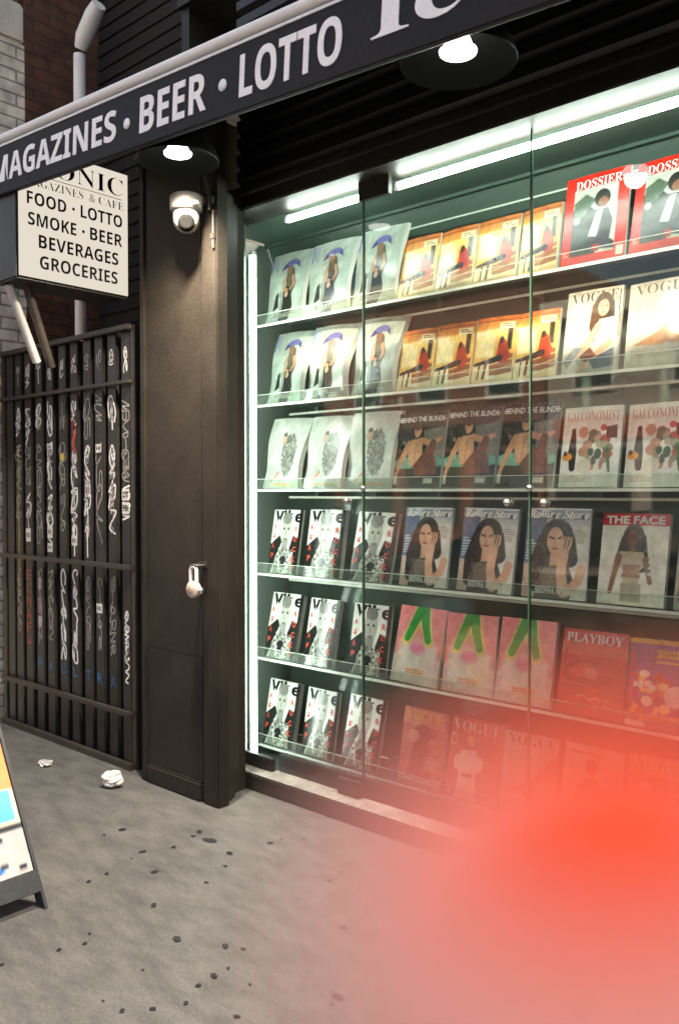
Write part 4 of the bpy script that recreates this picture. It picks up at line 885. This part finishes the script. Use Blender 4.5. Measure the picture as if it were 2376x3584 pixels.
block('tall red brick building with pale window frames across the street', -24, -11.5, -15, 8.0, M['facadebrick'], M['dark2'])
block('pale brick building with a red shop fascia across the street', -11.4, -3.5, -15, 6.6, M['facadepale'], M['tagr'])
block('low red brick building with a dark shop fascia across the street', -3.4, 9, -15, 7.4, M['facadebrick'], M['dark2'])

# ------------------------------------------------------------------ the photographer's hand, one finger over a corner of the lens
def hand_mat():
    m = bpy.data.materials.new('skin_painted_glow'); m.use_nodes = True; t = m.node_tree; p = t.nodes['Principled BSDF']; N = t.nodes
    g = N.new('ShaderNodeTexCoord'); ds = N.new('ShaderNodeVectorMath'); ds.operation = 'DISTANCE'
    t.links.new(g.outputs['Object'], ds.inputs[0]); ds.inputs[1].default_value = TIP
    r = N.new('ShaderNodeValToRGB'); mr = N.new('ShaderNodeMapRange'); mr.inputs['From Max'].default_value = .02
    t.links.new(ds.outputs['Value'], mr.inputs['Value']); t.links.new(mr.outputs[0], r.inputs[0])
    e = r.color_ramp.elements; e[0].position = .42; e[0].color = (.95, .055, .0, 1); e[1].position = .63; e[1].color = (.92, .48, .40, 1)  # orange glow through the fingertip and flash-bright pink below, painted into the skin colour
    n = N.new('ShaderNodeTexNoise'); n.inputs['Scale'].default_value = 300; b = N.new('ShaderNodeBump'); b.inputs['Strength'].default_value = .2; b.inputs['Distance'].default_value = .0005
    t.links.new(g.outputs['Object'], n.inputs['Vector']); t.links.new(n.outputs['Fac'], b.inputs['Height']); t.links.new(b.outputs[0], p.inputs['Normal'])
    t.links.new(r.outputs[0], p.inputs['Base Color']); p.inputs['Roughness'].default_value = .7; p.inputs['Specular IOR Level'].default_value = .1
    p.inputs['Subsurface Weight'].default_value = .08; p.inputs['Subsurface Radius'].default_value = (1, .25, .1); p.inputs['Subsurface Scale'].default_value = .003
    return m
Rt = Vector((math.sin(YAW), math.cos(YAW), 0)); Up = Rt.cross(fwd); C0 = Vector(cam.location)
def cp(r, u, f): return C0 + Rt*r + Up*u + fwd*f
hd_root = cp(.055, -.11, -.06)
def hl(r, u, f): return cp(r, u, f) - hd_root
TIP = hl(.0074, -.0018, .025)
def skin(name, chains, m, loc, parent=None):
    """chains share vertices by name; grown with the skin modifier and smoothed"""
    idx, vs, es, rad = {}, [], [], []
    for ch in chains:
        prev = None
        for nm, p, r in ch:
            if nm not in idx: idx[nm] = len(vs); vs.append(p); rad.append(r)
            if prev is not None: es.append((prev, idx[nm]))
            prev = idx[nm]
    me = bpy.data.meshes.new(name); me.from_pydata(vs, es, []); o = bpy.data.objects.new(name, me); COL.objects.link(o)
    sk = o.modifiers.new('skin', 'SKIN'); sk.use_smooth_shade = True
    for i, r in enumerate(rad): me.skin_vertices[0].data[i].radius = (r, r)
    me.skin_vertices[0].data[0].use_root = True
    o.modifiers.new('sub', 'SUBSURF').levels = 2; o.modifiers['sub'].render_levels = 2
    m2 = bpy.data.meshes.new_from_object(o.evaluated_get(bpy.context.evaluated_depsgraph_get()))
    bpy.data.objects.remove(o); m2.materials.clear(); m2.materials.append(m); m2.name = name
    o = bpy.data.objects.new(name, m2); COL.objects.link(o); o.location = loc
    if parent: o.parent = parent; o.location = (0, 0, 0)
    return o
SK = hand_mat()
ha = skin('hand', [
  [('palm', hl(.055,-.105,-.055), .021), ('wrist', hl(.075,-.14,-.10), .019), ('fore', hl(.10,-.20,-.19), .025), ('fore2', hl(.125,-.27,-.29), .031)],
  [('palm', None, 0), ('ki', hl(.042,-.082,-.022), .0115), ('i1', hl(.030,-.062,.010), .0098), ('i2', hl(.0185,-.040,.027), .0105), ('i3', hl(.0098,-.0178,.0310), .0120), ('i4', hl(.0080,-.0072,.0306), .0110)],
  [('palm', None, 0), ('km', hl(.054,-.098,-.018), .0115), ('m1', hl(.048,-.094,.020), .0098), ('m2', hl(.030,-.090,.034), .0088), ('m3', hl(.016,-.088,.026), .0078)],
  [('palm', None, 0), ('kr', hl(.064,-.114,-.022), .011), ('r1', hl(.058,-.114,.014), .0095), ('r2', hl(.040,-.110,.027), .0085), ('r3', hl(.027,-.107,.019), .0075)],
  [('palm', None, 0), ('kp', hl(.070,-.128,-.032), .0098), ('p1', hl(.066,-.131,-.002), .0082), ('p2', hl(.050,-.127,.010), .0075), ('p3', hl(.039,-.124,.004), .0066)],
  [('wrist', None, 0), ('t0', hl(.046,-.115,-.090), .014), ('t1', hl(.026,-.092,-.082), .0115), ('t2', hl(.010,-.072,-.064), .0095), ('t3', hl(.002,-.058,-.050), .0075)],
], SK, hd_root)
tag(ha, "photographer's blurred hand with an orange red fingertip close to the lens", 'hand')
sv = MB().tube([hl(.088,-.172,-.148), hl(.10,-.20,-.19), hl(.128,-.276,-.30)], [.031, .034, .042], 24, caps=False).tube([hl(.088,-.172,-.148), hl(.0875,-.171,-.1465)], [.031, .028], 24, caps=False)
sv.build('sleeve', mat('dark_sleeve', (.02, .022, .03), .9), ha)
